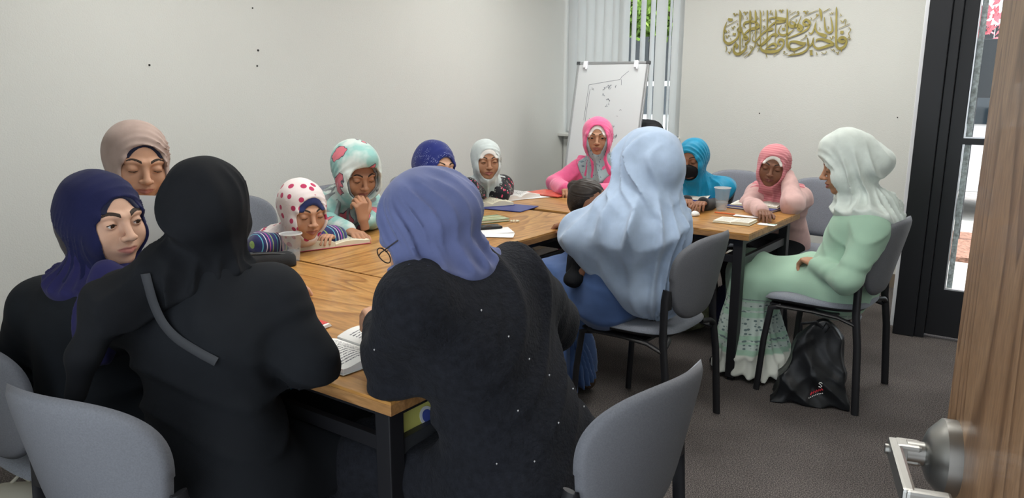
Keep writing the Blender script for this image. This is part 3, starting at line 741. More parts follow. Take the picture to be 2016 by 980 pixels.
def sq2disc(u, v, p=3.2):
    """square parameters -> superellipse, edge = 0 on the rim"""
    m_ = max(abs(u), abs(v))
    if m_ < 1e-6: return 0., 0., 1.
    k = m_ / ((abs(u) ** p + abs(v) ** p) ** (1 / p)); return u * k, v * k, 1 - m_ ** 6
def make_chair():
    o = empty('stacking_chair')
    def seat(u, v):
        a, b, e = sq2disc(u, v, 3.6); x = a * .235 * (1 - .06 * (b < 0) * abs(b)); y = b * .225 + .01
        z = .452 - .018 * max(0, b) ** 3 * 1.2 + .010 * abs(a) ** 2 - .006; return Vector((x, y, z)), Vector((0, 0, 1)), e
    smooth_grid(22, 22, seat, 'seat', [M_FAB, M_BLACKMETAL], o, .05)
    def back(u, v):
        a, b, e = sq2disc(u, v, 3.0); hw = .180 + .055 * (b * .5 + .5) ** 1.1
        x = a * hw; z = .675 + b * .175 - .012 * abs(a) ** 3 * (b > 0) + .0 ; lean = -.235 - (z - .5) * .24; y = lean + .085 * (abs(a) ** 2.1) * (.75 + .35 * b)
        return Vector((x, y, z)), Vector((0, .97, .24)), e
    smooth_grid(26, 22, back, 'backrest', [M_FAB, M_FABR], o, .032)
    for s in (-1, 1):
        m1 = MB(); m1.tube([(s * .235, -.245, .0), (s * .228, -.225, .30), (s * .222, -.205, .44), (s * .212, -.200, .60), (s * .206, -.204, .64)], .0168, 12, flat=.52, up=(1, 0, 0)); m1.build('rear_leg', M_BLACKMETAL, o, smooth=True)
        m1 = MB(); m1.tube([(s * .235, .20, .0), (s * .228, .185, .25), (s * .222, .165, .405), (s * .215, .12, .418)], .0150, 12, flat=.55, up=(1, 0, 0)); m1.build('front_leg', M_BLACKMETAL, o, smooth=True)
        m1 = MB(); m1.tube([(s * .218, .14, .417), (s * .205, -.02, .417), (s * .208, -.13, .412), (s * .222, -.205, .395)], .011, 8, flat=.8); m1.build('seat_rail', M_BLACKMETAL, o, smooth=True)
        m1 = MB(); m1.tube([(s * .224, -.212, .41), (s * .19, -.21, .43), (s * .15, -.19, .432)], .012, 8); m1.build('bracket', M_BLACKMETAL, o, smooth=True)
        m1 = MB(); m1.box((s * .198, -.213, .60), (.03, .008, .075)); m1.build('back_clamp', M_BLACKMETAL, o, bevel=.002)
    m1 = MB(); m1.box((0, .03, .417), (.40, .30, .012)); m1.build('seat_pan', M_BLACKMETAL, o, bevel=.003)
    return o
chair0 = make_chair()
def feet_chair(rear_a, rear_b, front, label):
    pass
CH = [  # x, y, heading, label
    (1.46, 3.44, 140, 'grey upholstered stacking chair under the woman in pale green'),
    (.56, 3.09, 141, 'grey upholstered stacking chair under the woman in the long light blue veil'),
    (.10, 1.63, 138, 'grey upholstered stacking chair at bottom right, behind the woman in the periwinkle headscarf'),
    (-.74, 1.60, 66, 'grey upholstered stacking chair at bottom left, behind the woman in the black headscarf'),
    (-1.16, 1.95, 56, 'grey upholstered stacking chair at the left edge, behind the girl in the navy headscarf'),
    (-1.38, 2.64, -72, 'grey upholstered stacking chair under the woman in the beige headscarf'),
    (-1.16, 3.62, -34, 'grey upholstered stacking chair behind the girl in the polka dot headscarf'),
    (-.77, 4.07, -30, 'grey upholstered stacking chair behind the person in the hooded print top'),
    (-.42, 4.52, -36, 'grey upholstered stacking chair behind the girl in the royal blue cap'),
    (1.33, 4.83, -126, 'grey upholstered stacking chair behind the girl in the turquoise veil'),
    (1.72, 4.42, -129, 'grey upholstered stacking chair behind the girl in the pink headscarf')]
for i, (x, y, a, lab) in enumerate(CH):
    o = chair0 if i == 0 else copy_tree(chair0)
    o.location = (x, y, 0); o.rotation_euler = (0, 0, R(a - 90)); tag(o, lab, 'chair', 'grey stacking chairs round the tables')
# black office chair behind the girl in pink
oc = empty('office_chair', (.72, 5.33, 0), R(-125 - 90), 'black high backed office chair behind the girl in the pink hoodie', 'chair')
def ocb(u, v):
    a, b, e = sq2disc(u, v, 4); return Vector((a * .25, -.24 - .1 * b + .04 * a * a, .86 + b * .30)), Vector((0, .95, .3)), e
M_BLK = mat('black_vinyl', (.014, .014, .015), .5)
smooth_grid(14, 14, ocb, 'backrest', [M_BLK, M_BLK], oc, .07)
smooth_grid(14, 14, lambda u, v: (lambda t: (Vector((t[0] * .25, t[1] * .24, .46)), Vector((0, 0, 1)), t[2]))(sq2disc(u, v, 4)), 'seat', [M_BLK, M_BLK], oc, .09)
m1 = MB(); m1.tube([(0, 0, .08), (0, 0, .42)], .025, 12); m1.build('gas_column', M_BLACKMETAL, oc, smooth=True)
m1 = MB(); m1.tube([(0, -.05, .42), (0, -.26, .45), (0, -.30, .62)], .02, 8); m1.build('back_post', M_BLACKMETAL, oc, smooth=True)
for k in range(5):
    a = k * 2 * math.pi / 5; m1 = MB(); m1.tube([(0, 0, .11), (.27 * math.cos(a), .27 * math.sin(a), .07)], [.022, .014], 8); lg = m1.build('base_arm', M_BLACKMETAL, oc, smooth=True)
    m1 = MB(); m1.tube([(.27 * math.cos(a) - .012 * math.sin(a), .27 * math.sin(a) + .012 * math.cos(a), .028), (.27 * math.cos(a) + .012 * math.sin(a), .27 * math.sin(a) - .012 * math.cos(a), .028)], .028, 12); m1.build('caster', M_BLACKMETAL, lg, smooth=True)

# ---------------------------------------------------------------- open wooden door beside the camera
M_DOORWOOD = wood('oak_veneer', (.225, .132, .07), (.185, .103, .052), (.11, .058, .028), 2.4, .42, 11, 'Z', .1)
M_NICKEL = mat('satin_nickel', (.30, .297, .28), .38, metal=1.)
M_NDARK = mat('dark_keyway', (.05, .05, .05), .5, metal=.5)
wd_ = empty('door_2', (.522, .852, 0), R(90 - 19.5)); st(wd_)          # local -x runs from the free edge back to the hinge, +y is the face turned to the room
m1 = MB(); m1.box((-.45, -.022, 1.07), (.90, .044, 2.10)); m1.build('door_leaf', M_DOORWOOD, wd_, bevel=.0015)
lv = empty('door_lever', (-.062, 0, .995)); lv.parent = wd_
AXY = (Vector((1, 0, 0)), Vector((0, 0, 1)), Vector((0, 1, 0)))
m1 = MB(); m1.lathe([(.0001, .0), (.043, .0), (.0432, .004), (.0432, .014), (.0405, .0165), (.030, .027), (.019, .0315), (.0001, .033)], (0, 0, 0), 40, AXY); m1.build('rose', M_NICKEL, lv, smooth=35)
m1 = MB(); m1.lathe([(.0001, .03), (.0135, .03), (.0135, .05), (.0001, .05)], (0, 0, 0), 24, AXY); m1.build('neck', M_NICKEL, lv, smooth=35)
m1 = MB(); m1.box((0, .048, 0), (.024, .026, .024)); m1.box((-.052, .062, 0), (.128, .013, .022)); m1.box((-.112, .044, 0), (.013, .042, .021)); m1.build('lever', M_NICKEL, lv, bevel=.0035)
m1 = MB(); m1.lathe([(.0001, .0), (.006, .0), (.006, .004), (.0001, .004)], (0.0, .068, 0), 20, AXY); m1.build('key_cylinder', M_NICKEL, lv, smooth=35)
m1 = MB(); m1.box((-.002, -.022, .975), (.006, .026, .06)); m1.box((.004, -.022, .975), (.012, .018, .022)); m1.build('latch_plate', M_NICKEL, wd_, bevel=.001)
for z in (.25, 1.1, 1.95):
    m1 = MB(); m1.tube([(-.905, .004, z - .05), (-.905, .004, z + .05)], .008, 10); m1.build('hinge', M_NICKEL, wd_, smooth=True)
# ---------------------------------------------------------------- cloth patterns
def patt(name, rough=.85, sheen=.15):
    m = cloth(name, (.5, .5, .5), rough, sheen); n, l, b = tex_base(m)
    for lk in list(b.inputs['Base Color'].links): l.remove(lk)
    a = n.new('ShaderNodeAttribute'); a.attribute_name = 'cloth'; return m, n, l, b, a.outputs['Vector']
def voro(n, l, vec, scale, rnd=1., dims='3D', feat='F1'):
    v = n.new('ShaderNodeTexVoronoi'); v.voronoi_dimensions = dims; v.feature = feat; v.inputs['Scale'].default_value = scale; v.inputs['Randomness'].default_value = rnd; l.new(vec, v.inputs['Vector']); return v
def less(n, l, sock, t, soft=.01):
    m = n.new('ShaderNodeMapRange'); m.inputs['From Min'].default_value = t - soft; m.inputs['From Max'].default_value = t + soft; m.inputs['To Min'].default_value = 1; m.inputs['To Max'].default_value = 0; l.new(sock, m.inputs['Value']); return m.outputs['Result']
def mixc(n, l, fac, a, b_):
    m = n.new('ShaderNodeMix'); m.data_type = 'RGBA'
    for k, s in (('A', a), ('B', b_)):
        if isinstance(s, tuple): m.inputs[k].default_value = (*s, 1)
        else: l.new(s, m.inputs[k])
    if isinstance(fac, float): m.inputs['Factor'].default_value = fac
    else: l.new(fac, m.inputs['Factor'])
    return m.outputs['Result']
def objco(n): return n.new('ShaderNodeTexCoord').outputs['Object']
def mulv(n, l, v, s):
    m = n.new('ShaderNodeMapping'); m.inputs['Scale'].default_value = s; l.new(v, m.inputs['Vector']); return m.outputs['Vector']
def polka():
    m, n, l, b, v = patt('polka_dot_cloth'); vo = voro(n, l, objco(n), 24, .45, '3D')
    l.new(mixc(n, l, less(n, l, vo.outputs['Distance'], .30, .015), (.70, .63, .62), (.42, .035, .10)), b.inputs['Base Color']); return m
def stripes():
    m, n, l, b, v = patt('striped_cloth'); sp = n.new('ShaderNodeSeparateXYZ'); l.new(mulv(n, l, objco(n), (1, 1, .35)), sp.inputs[0])
    ad = n.new('ShaderNodeMath'); ad.inputs[0].default_value = 0; l.new(sp.outputs[0], ad.inputs[0]); l.new(sp.outputs[1], ad.inputs[1])
    ml = n.new('ShaderNodeMath'); ml.operation = 'MULTIPLY'; ml.inputs[1].default_value = 11; l.new(ad.outputs[0], ml.inputs[0]); fr = n.new('ShaderNodeMath'); fr.operation = 'FRACT'; l.new(ml.outputs[0], fr.inputs[0])
    r = n.new('ShaderNodeValToRGB'); r.color_ramp.interpolation = 'CONSTANT'; l.new(fr.outputs[0], r.inputs[0]); e = r.color_ramp.elements
    e[0].color = (.03, .035, .12, 1); e[1].position = .16; e[1].color = (.12, .45, .55, 1)
    for p, c in ((.21, (.03, .035, .12)), (.38, (.6, .6, .66)), (.43, (.03, .035, .12)), (.58, (.55, .12, .38)), (.63, (.05, .05, .18)), (.80, (.28, .42, .12)), (.85, (.03, .035, .12))):
        k = e.new(p); k.color = (*c, 1)
    l.new(r.outputs[0], b.inputs['Base Color']); return m
def floral():
    m, n, l, b, v = patt('floral_cloth'); o = objco(n); v1 = voro(n, l, o, 42); v2 = voro(n, l, mulv(n, l, o, (1.3, 1.1, 1.2)), 50)
    c = mixc(n, l, less(n, l, v2.outputs['Distance'], .22, .02), (.012, .012, .016), (.42, .44, .40)); c = mixc(n, l, less(n, l, v1.outputs['Distance'], .26, .02), c, (.55, .06, .12)); l.new(c, b.inputs['Base Color']); return m
def print_hood():
    m, n, l, b, v = patt('printed_hood_cloth'); o = objco(n); nz = n.new('ShaderNodeTexNoise'); nz.inputs['Scale'].default_value = 9; nz.inputs['Detail'].default_value = 3; l.new(o, nz.inputs['Vector'])
    base = mixc(n, l, less(n, l, nz.outputs['Fac'], .5, .08), (.60, .66, .63), (.27, .50, .47))
    ds = n.new('ShaderNodeTexNoise'); ds.inputs['Scale'].default_value = 14; l.new(o, ds.inputs['Vector'])
    ad = n.new('ShaderNodeVectorMath'); ad.operation = 'MULTIPLY_ADD'; ad.inputs[1].default_value = (.09, .09, .09); l.new(ds.outputs['Color'], ad.inputs[0]); l.new(o, ad.inputs[2])
    v1 = voro(n, l, ad.outputs[0], 7.5, 1.)
    line = mixc(n, l, less(n, l, v1.outputs['Distance'], .365, .008), base, (.05, .05, .07)); pk = mixc(n, l, less(n, l, v1.outputs['Distance'], .34, .008), line, (.62, .16, .20))
    wh = mixc(n, l, less(n, l, v1.outputs['Distance'], .17, .01), pk, (.70, .42, .44)); l.new(wh, b.inputs['Base Color']); return m
def sequins():
    m, n, l, b, v = patt('royal_blue_cap_cloth', .6); v1 = voro(n, l, v, 170, .9); nz = n.new('ShaderNodeTexNoise'); nz.inputs['Scale'].default_value = 16; nz.inputs['Detail'].default_value = 1; l.new(v, nz.inputs['Vector'])
    d = less(n, l, v1.outputs['Distance'], .26, .04); band = n.new('ShaderNodeMapRange'); band.inputs['From Min'].default_value = .50; band.inputs['From Max'].default_value = .54; l.new(nz.outputs['Fac'], band.inputs['Value'])
    f = n.new('ShaderNodeMath'); f.operation = 'MULTIPLY'; l.new(d, f.inputs[0]); l.new(band.outputs[0], f.inputs[1])
    l.new(mixc(n, l, f.outputs[0], (.012, .022, .16), (.35, .40, .62)), b.inputs['Base Color']); return m
def leafscarf():
    m, n, l, b, v = patt('leaf_print_scarf_cloth'); v1 = voro(n, l, mulv(n, l, v, (1, .6, 1)), 60); l.new(mixc(n, l, less(n, l, v1.outputs['Distance'], .22, .03), (.30, .40, .42), (.09, .15, .19)), b.inputs['Base Color']); return m
def pinkscarf():
    m, n, l, b, v = patt('pink_striped_scarf_cloth'); sp = n.new('ShaderNodeSeparateXYZ'); l.new(v, sp.inputs[0]); ml = n.new('ShaderNodeMath'); ml.operation = 'MULTIPLY'; ml.inputs[1].default_value = 70; l.new(sp.outputs[1], ml.inputs[0])
    fr = n.new('ShaderNodeMath'); fr.operation = 'FRACT'; l.new(ml.outputs[0], fr.inputs[0]); l.new(mixc(n, l, less(n, l, fr.outputs[0], .45, .1), (.60, .24, .26), (.52, .17, .20)), b.inputs['Base Color']); return m
def mintdress():
    """pale green dress, woven bands of dark-and-white pattern round the lower skirt, white hem"""
    m, n, l, b, v = patt('pale_green_dress_cloth'); sp = n.new('ShaderNodeSeparateXYZ'); l.new(objco(n), sp.inputs[0]); z = sp.outputs[2]
    def band(z0, z1):
        a = less(n, l, z, z1, .002); c = less(n, l, z, z0, .002); s = n.new('ShaderNodeMath'); s.operation = 'SUBTRACT'; l.new(a, s.inputs[0]); l.new(c, s.inputs[1]); return s.outputs[0]
    c = mixc(n, l, less(n, l, z, .135, .004), (.31, .47, .36), (.62, .64, .58))
    v1 = voro(n, l, mulv(n, l, objco(n), (1, 1, 1.6)), 38, .6)
    for z0, z1, t in ((.16, .185, .3), (.195, .205, .5), (.225, .31, .33), (.335, .345, .5), (.36, .385, .3), (.395, .40, .6)):
        d = less(n, l, v1.outputs['Distance'], t, .05); g = n.new('ShaderNodeMath'); g.operation = 'MULTIPLY'; bd = band(z0, z1); l.new(d, g.inputs[0]); l.new(bd, g.inputs[1])
        c = mixc(n, l, bd, c, (.42, .50, .46)); c = mixc(n, l, g.outputs[0], c, (.12, .17, .17))
    l.new(c, b.inputs['Base Color']); return m

K_NAVY = cloth('navy_jersey', (.012, .014, .055), .9, .05); K_NAVYT = cloth('navy_crinkle', (.022, .021, .085), .9, .05)
K_BLACK = cloth('black_jersey', (.008, .009, .011), .92, .0); K_BLACK2 = cloth('black_coat_cloth', (.009, .0105, .013), .9, .0); K_BLACKK = cloth('black_knit', (.009, .010, .0135), .95, .02, .9, (60, .3), 140)
K_CHAR = cloth('charcoal_cloth', (.011, .0135, .017), .9, .0)
K_BEIGE = cloth('beige_scarf_cloth', (.36, .27, .235)); K_PERI = cloth('periwinkle_scarf_cloth', (.105, .125, .25)); K_GREYWHITE = cloth('pale_grey_scarf_cloth', (.55, .61, .61))
K_PINK = cloth('pink_fleece', (.72, .115, .27), .9, .4, .4, (30, .08), 300); K_LB = cloth('light_blue_veil_cloth', (.36, .455, .60), .7, .2); K_BLUE = cloth('mid_blue_dress_cloth', (.055, .105, .25), .8, .2)
K_TURQ = cloth('turquoise_satin', (.008, .22, .38), .42, .1, .05); K_SALMON = cloth('salmon_knit', (.56, .36, .34)); K_WHITE = cloth('white_chiffon', (.62, .68, .64), .75); K_WBAND = cloth('white_cotton', (.75, .73, .70)); K_BAND = cloth('dark_navy_band', (.012, .014, .035))
K_GREYF = cloth('grey_fleece', (.25, .27, .28)); K_POLKA, K_STR, K_FLO, K_HOOD, K_SEQ, K_LEAF, K_PKS, K_MINT = polka(), stripes(), floral(), print_hood(), sequins(), leafscarf(), pinkscarf(), mintdress()
M_SHOE = mat('brown_leather_shoe', (.06, .035, .022), .5); M_SHOEB = mat('black_shoe', (.012, .012, .013), .5)
def A3(t): return np.array(t, float)
# ---------------------------------------------------------------- the people
# 1 woman in beige
beige = person(dict(label='woman in a beige headscarf over a dark band, holding up a white sheet', pelvis=(-1.42, 2.66, .50), neck=(-1.264, 2.520, 1.009), head=(-1.217, 2.480, 1.155), hs=1.08, yaw=-50, pitch=12, roll=-4, heading=-38, skin='warm', lid=1., chub=.5, hh=.003, sw=.17,
    arm_l=((-1.363, 2.950, 0.742), (-1.179, 2.620, 0.871)), arm_r=((-1.319, 2.350, 0.802), (-1.149, 2.280, 0.905)), hand_l=dict(curl=.9), hand_r=dict(curl=1.25, dir=(.25, .05, 1), back=(-.3, -1, 0), s=.95),
    wear=[dict(kind='dress', mat=cloth('dusty_grey_dress', (.10, .09, .10)), name='dress', h=.009)],
    scarf=[dict(mat=K_BAND, name='under_band', band=.03, t=.0055, ap=(.0575, .066, -.2), fold=0), dict(mat=K_BEIGE, ap=(.0575, .074, -.112), t=.010, puff=.01, fold=.004, rings=30, cape=(.2, .17, .2))]))
# 2 girl in navy, looking back
navy = person(dict(label='girl in a navy headscarf and black top, looking over her shoulder at the camera', pelvis=(-1.12, 1.93, .50), neck=(-1.011, 1.840, 0.959), head=(-0.978, 1.800, 1.088), hs=.97, yaw=-30, pitch=4, roll=2, heading=50, shl=(-1.194, 1.860, 0.848), shr=(-0.884, 1.720, 0.897), skin='light', lid=.42, gaze=(-24, -4), chub=1., brow=1.3, hh=.0024, sw=.18, det=.8,
    arm_l=((-1.384, 2.000, 0.577), (-1.320, 2.350, 0.642)), arm_r=((-0.999, 1.850, 0.696), (-0.987, 2.100, 0.754)), hand_l=dict(curl=.6), hand_r=dict(curl=.6),
    wear=[dict(kind='dress', mat=K_CHAR, name='black_dress', thick=.016, h=.008)],
    scarf=[dict(mat=K_BAND, name='under_band', band=.03, t=.0055, ap=(.052, .064, -.2), fold=0), dict(mat=K_NAVY, ap=(.0575, .068, -.112), t=.009, puff=.012, fold=.003, rings=24, h=.004, cape=(.09, .09, .07), cape_off=(0, -.0), env=(.17, .11)),
           dict(mat=K_NAVYT, name='scarf_tail', t=-.02, closed=1, puff=-.03, fold=.004, pleats=22, h=.005, cape=(.085, .085, .06), ct=.028, cape_off=(.0, -.0), extra=[((-0.932, 1.700, 0.982), (-0.932, 1.660, 0.891), .03, .036, .03), ((-0.932, 1.660, 0.891), (-0.955, 1.660, 0.793), .036, .03, .03)])]))
# 3 woman in black from behind
black = person(dict(label='woman in a black headscarf and black coat with shoulder strap, from behind', pelvis=(-.68, 1.62, .50), neck=(-0.681, 1.640, 1.026), head=(-0.658, 1.640, 1.137), hs=.97, yaw=92, pitch=8, heading=56, skin='light', face=False, hh=.006, sw=.185, bs=1.0, det=.9,
    arm_l=((-1.048, 1.850, 0.723), (-.75, 2.25, .785)), arm_r=((-0.452, 1.599, 0.800), (-0.847, 2.290, 0.795)), hand_l=dict(curl=.4), hand_r=dict(curl=.4), shr=(-0.542, 1.660, 0.928), shl=(-0.854, 1.640, 0.921),
    wear=[dict(kind='dress', mat=K_BLACK2, name='black_coat', thick=.014, collar=.22, sleeve=1.15, fold=.007, h=.007)],
    scarf=[dict(mat=K_BLACK, closed=1, t=.009, puff=.018, fold=.004, rings=18, radial=1, h=.005, cape=(.09, .09, .07), cape_off=(0, .0), env=(.17, .11),
                extra=[((-0.724, 1.560, 1.023), (-0.822, 1.500, 0.962), .055, .045, .04), ((-0.822, 1.500, 0.962), (-0.863, 1.460, 0.867), .045, .03, .04), ((-0.863, 1.460, 0.867), (-0.883, 1.450, 0.784), .03, .02, .03)])]))
# 4 woman in periwinkle from behind, leaning on the table
peri = person(dict(label='woman in a periwinkle headscarf, glasses and black knit, leaning on the near table corner', pelvis=(.055, 1.63, .50), neck=(-0.132, 1.640, 1.026), head=(-0.191, 1.620, 1.107), hs=.97, yaw=170, pitch=38, roll=0, heading=146, skin='warm', lid=1., hh=.003, sw=.18, bs=1.04, det=.9,
    shl=(-0.203, 1.500, 0.965), shr=(0.003, 1.720, 0.950), arm_l=((-0.253, 1.597, 0.805), (-0.313, 1.760, 0.837)), arm_r=((0.112, 1.950, 0.777), (-.15, 2.1, .79)), hand_l=dict(curl=.5), hand_r=dict(curl=.5),
    wear=[dict(kind='dress', mat=K_BLACKK, name='black_knit_dress', thick=.018, collar=.2, sleeve=1.15, fold=.007, h=.007, skirt=1.1)],
    scarf=[dict(mat=K_PERI, ap=(.050, .060, -.108), ay=.01, t=.010, puff=.016, fold=.006, rings=22, radial=1, h=.004, cape=(.10, .10, .07), cape_off=(0, .01), env=(.17, .115), pleats=12)]))
# 5 girl, polka dots
polk = person(dict(label='small girl in a white headscarf with pink polka dots, reading a thick book', pelvis=(-1.12, 3.42, .52), neck=(-0.930, 3.100, 0.775), head=(-0.836, 3.020, 0.912), hs=.98, yaw=-50, pitch=14, heading=-38, skin='warm', lid=1., mouth=.35, chub=.8, hh=.003, bs=.72, sw=.17, ls=.8,
    arm_l=((-0.756, 3.200, 0.755), (-0.760, 3.174, 0.765)), arm_r=((-0.989, 2.980, 0.778), (-0.887, 3.087, 0.765)), hand_l=dict(curl=.4), hand_r=dict(curl=.4),
    wear=[dict(kind='dress', mat=K_STR, name='striped_dress', thick=.016, fold=.005)],
    scarf=[dict(mat=cloth('blue_cap_band', (.022, .032, .11)), name='under_cap', band=.02, t=.008, ap=(.0575, .050, -.2), fold=0), dict(mat=K_POLKA, ap=(.0575, .078, -.108), t=.012, puff=.014, fold=.003, cape=(.13, .12, .10), over_arms=0)]))
# 6 hooded print top
hood = person(dict(label='person in a teal, white and coral printed hooded top, chin resting on one hand', pelvis=(-.80, 3.92, .50), neck=(-0.813, 3.600, 0.866), head=(-0.708, 3.480, 1.006), hs=1.0, yaw=-56, pitch=20, heading=-36, skin='tan', lid=1., hh=.003, bs=.92,
    arm_l=((-0.650, 3.621, 0.775), (-0.663, 3.360, 0.807)), arm_r=((-0.859, 3.500, 0.767), (-0.710, 3.297, 0.770)), hand_l=dict(curl=.75, thumb=.6, dir=(-.1, -.12, 1), back=(.6, -.8, 0), s=.92), hand_r=dict(curl=.4),
    wear=[dict(kind='dress', mat=K_HOOD, name='printed_top', sleeve_to=.88, thick=.018, fold=.006)],
    scarf=[dict(mat=K_GREYF, name='grey_lining', t=.010, ap=(.060, .075, -.10), cape=(.12, .11, .16), cape_off=(.06, -.06), fold=.004), dict(mat=K_HOOD, name='hood', t=.030, ap=(.075, .082, -.105), ay=.03, puff=.03, fold=.002, cape=(.14, .12, .10), cape_off=(-.03, -.0), extra=[((-0.740, 3.500, 1.085), (-0.647, 3.400, 1.079), .06, .045, .05)])]))
# 7 royal blue
person(dict(label='girl in a royal blue cap scarf with sparkling beads, seen above the periwinkle headscarf', pelvis=(-.48, 4.42, .50), neck=(-0.432, 4.020, 0.843), head=(-0.398, 3.950, 0.991), hs=1.06, yaw=-48, pitch=8, roll=-6, heading=-36, skin='light', lid=1., chub=1., hh=.003, bs=.85,
    arm_l=((-0.307, 4.200, 0.670), (-0.258, 3.703, 0.770)), arm_r=((-0.496, 3.900, 0.695), (-0.387, 3.628, 0.770)), hand_l=dict(curl=.4), hand_r=dict(curl=.4),
    wear=[dict(kind='dress', mat=cloth('dark_blue_dress', (.02, .025, .06)), name='dress')],
    scarf=[dict(mat=K_SEQ, ap=(.0575, .060, -.115), t=.012, puff=.014, fold=.002, cape=(.15, .14, .12))]))
# 8 pale grey scarf, floral
person(dict(label='girl in a pale grey headscarf and dark floral dress, one hand on a book', pelvis=(-.22, 4.72, .50), neck=(-0.151, 4.380, 0.841), head=(-0.147, 4.300, 0.989), hs=.93, yaw=-76, pitch=6, heading=-50, skin='tan', lid=.9, mouth=.5, hh=.003, bs=.8,
    arm_l=((-0.068, 4.350, 0.778), (-0.069, 4.404, 0.770)), arm_r=((-0.232, 4.150, 0.842), (-0.172, 4.387, 0.775)), hand_l=dict(curl=.4), hand_r=dict(curl=.35, spread=1., s=.85, dir=(.45, -.9, -.12)),
    wear=[dict(kind='dress', mat=K_FLO, name='floral_dress', thick=.014, fold=.005)],
    scarf=[dict(mat=K_WBAND, name='under_band', band=.02, t=.007, ap=(.0575, .052, -.2), fold=0), dict(mat=K_GREYWHITE, ap=(.0575, .078, -.110), t=.011, fold=.004, cape=(.19, .16, .22), cape_off=(.05, -.08), pleats=20, over_arms=0, ct=.03)]))
# 9 pink hoodie
pinkh = person(dict(label='girl in a bright pink hoodie and patterned grey scarf, facing the camera', pelvis=(.66, 5.12, .50), neck=(0.574, 4.980, 0.899), head=(0.545, 4.940, 1.073), hs=1.0, yaw=-98, pitch=2, heading=-118, skin='tan', lid=.35, gaze=(-12, 0), mouth=.35, hh=.003, bs=.92, sw=.155,
    arm_r=((0.276, 4.950, 0.769), (0.321, 4.640, 0.775)), arm_l=((0.791, 5.000, 0.744), (0.487, 4.554, 0.775)), hand_l=dict(curl=.9, s=.9), hand_r=dict(curl=.6, s=.9),
    wear=[dict(kind='dress', mat=K_PINK, name='pink_hoodie', thick=.016, fold=.006)],
    scarf=[dict(mat=K_WBAND, name='white_under_cap', band=.001, t=.006, ap=(.050, .058, -.2), fold=0), dict(mat=K_PINK, name='hood', t=.020, ap=(.062, .086, -.16), ay=-.01, puff=.01, fold=.003, cape=(.15, .12, .12), cape_off=(-.02, 0)),
           dict(mat=K_LEAF, name='patterned_scarf', t=.008, ap=(.0575, .2, -.105), ay=-.05, fold=.005, cape=(.105, .14, .27), cape_off=(.09, -.10), ct=.032, over_arms=0, pleats=10)]))
# 10 light blue veil from behind
def lbcut(f, loc): pass
lb = person(dict(label='woman in a long light blue veil over a blue dress, from behind, holding a child', pelvis=(.44, 3.12, .555), neck=(0.528, 2.980, 0.948), head=(0.525, 3.000, 1.096), hs=1.12, yaw=122, pitch=6, heading=144, skin='brown', face=False, hh=.006, sw=.18, bs=1.08, shl=(0.333, 3.000, 0.817), shr=(0.654, 3.120, 0.816),
    arm_l=((0.284, 3.120, 0.758), (.28, 3.42, .72)), arm_r=((0.737, 3.350, 0.614), (.33, 3.52, .74)), hand_l=dict(curl=.5), hand_r=dict(curl=.5), knee_l=(.15, 3.28, .535), knee_r=(.26, 3.48, .53), foot_l=(.20, 3.20, .10), foot_r=(.32, 3.40, .10), shoes=M_SHOE,
    wear=[dict(kind='dress', mat=K_BLUE, name='blue_dress', thick=.014, fold=.008, skirt=1.0, hem=.09)],
    scarf=[dict(mat=K_LB, name='long_veil', closed=1, t=.022, puff=.02, fold=.0075, rings=9, pleats=13, ct=.030, h=.0055, cape=(.26, .22, .40), cape_off=(-.06, -.26), dfold=1.3,
                extra=[((0.533, 2.980, 1.108), (0.508, 2.960, 0.870), .10, .16, .06), ((0.486, 2.970, 0.848), (0.567, 2.970, 0.599), .165, .115, .07), ((0.294, 3.020, 0.813), (0.512, 2.920, 0.595), .080, .075, .06), ((0.590, 3.000, 0.801), (0.601, 2.980, 0.553), .10, .07, .05)])]))
# 12 turquoise, mask
turq = person(dict(label='girl in a shiny turquoise veil and black face mask behind the far table', pelvis=(1.28, 4.78, .50), neck=(1.131, 4.580, 0.820), head=(1.062, 4.520, 0.978), hs=.98, yaw=-122, pitch=10, heading=-128, skin='brown', lid=1., hh=.003, bs=.82,
    arm_l=((1.261, 4.500, 0.685), (1.032, 4.078, 0.780)), arm_r=((1.009, 4.600, 0.699), (0.956, 4.167, 0.780)), hand_l=dict(curl=.4), hand_r=dict(curl=.4),
    wear=[dict(kind='dress', mat=cloth('black_dress_cloth', (.012, .012, .014)), name='black_dress')],
    scarf=[dict(mat=K_TURQ, name='turquoise_veil', t=.011, ap=(.0575, .058, -.13), puff=.014, fold=.003, ct=.03, cape=(.26, .22, .30), cape_off=(.0, -.14), pleats=14, dfold=1.5)]))
# 13 pink scarf leaning on her hand
psc = person(dict(label='girl in a dusty pink scarf and salmon top, resting her cheek on her hand', pelvis=(1.58, 4.46, .50), neck=(1.516, 4.320, 0.817), head=(1.450, 4.250, 0.966), hs=.98, yaw=-114, pitch=8, roll=-8, heading=-128, skin='deep', lid=1., mouth=.15, chub=.8, hh=.003, bs=.82, sw=.15,
    arm_l=((1.490, 4.022, 0.785), (1.525, 4.220, 0.916)), arm_r=((1.333, 4.250, 0.740), (1.268, 3.831, 0.780)), hand_l=dict(curl=1.1, dir=(-.25, .1, 1), back=(1, -.4, 0), s=.9), hand_r=dict(curl=.4),
    wear=[dict(kind='top', mat=K_SALMON, name='salmon_top', thick=.014, sleeve=1.15, fold=.005), dict(kind='skirt', mat=K_BLACK, name='black_skirt')],
    scarf=[dict(mat=K_WBAND, name='white_under_band', band=.02, t=.007, ap=(.0575, .056, -.2), fold=0), dict(mat=K_PKS, t=.011, ap=(.0575, .074, -.108), puff=.006, fold=.004, cape=(.11, .13, .22), cape_off=(.05, -.06), over_arms=0, ct=.03)]))
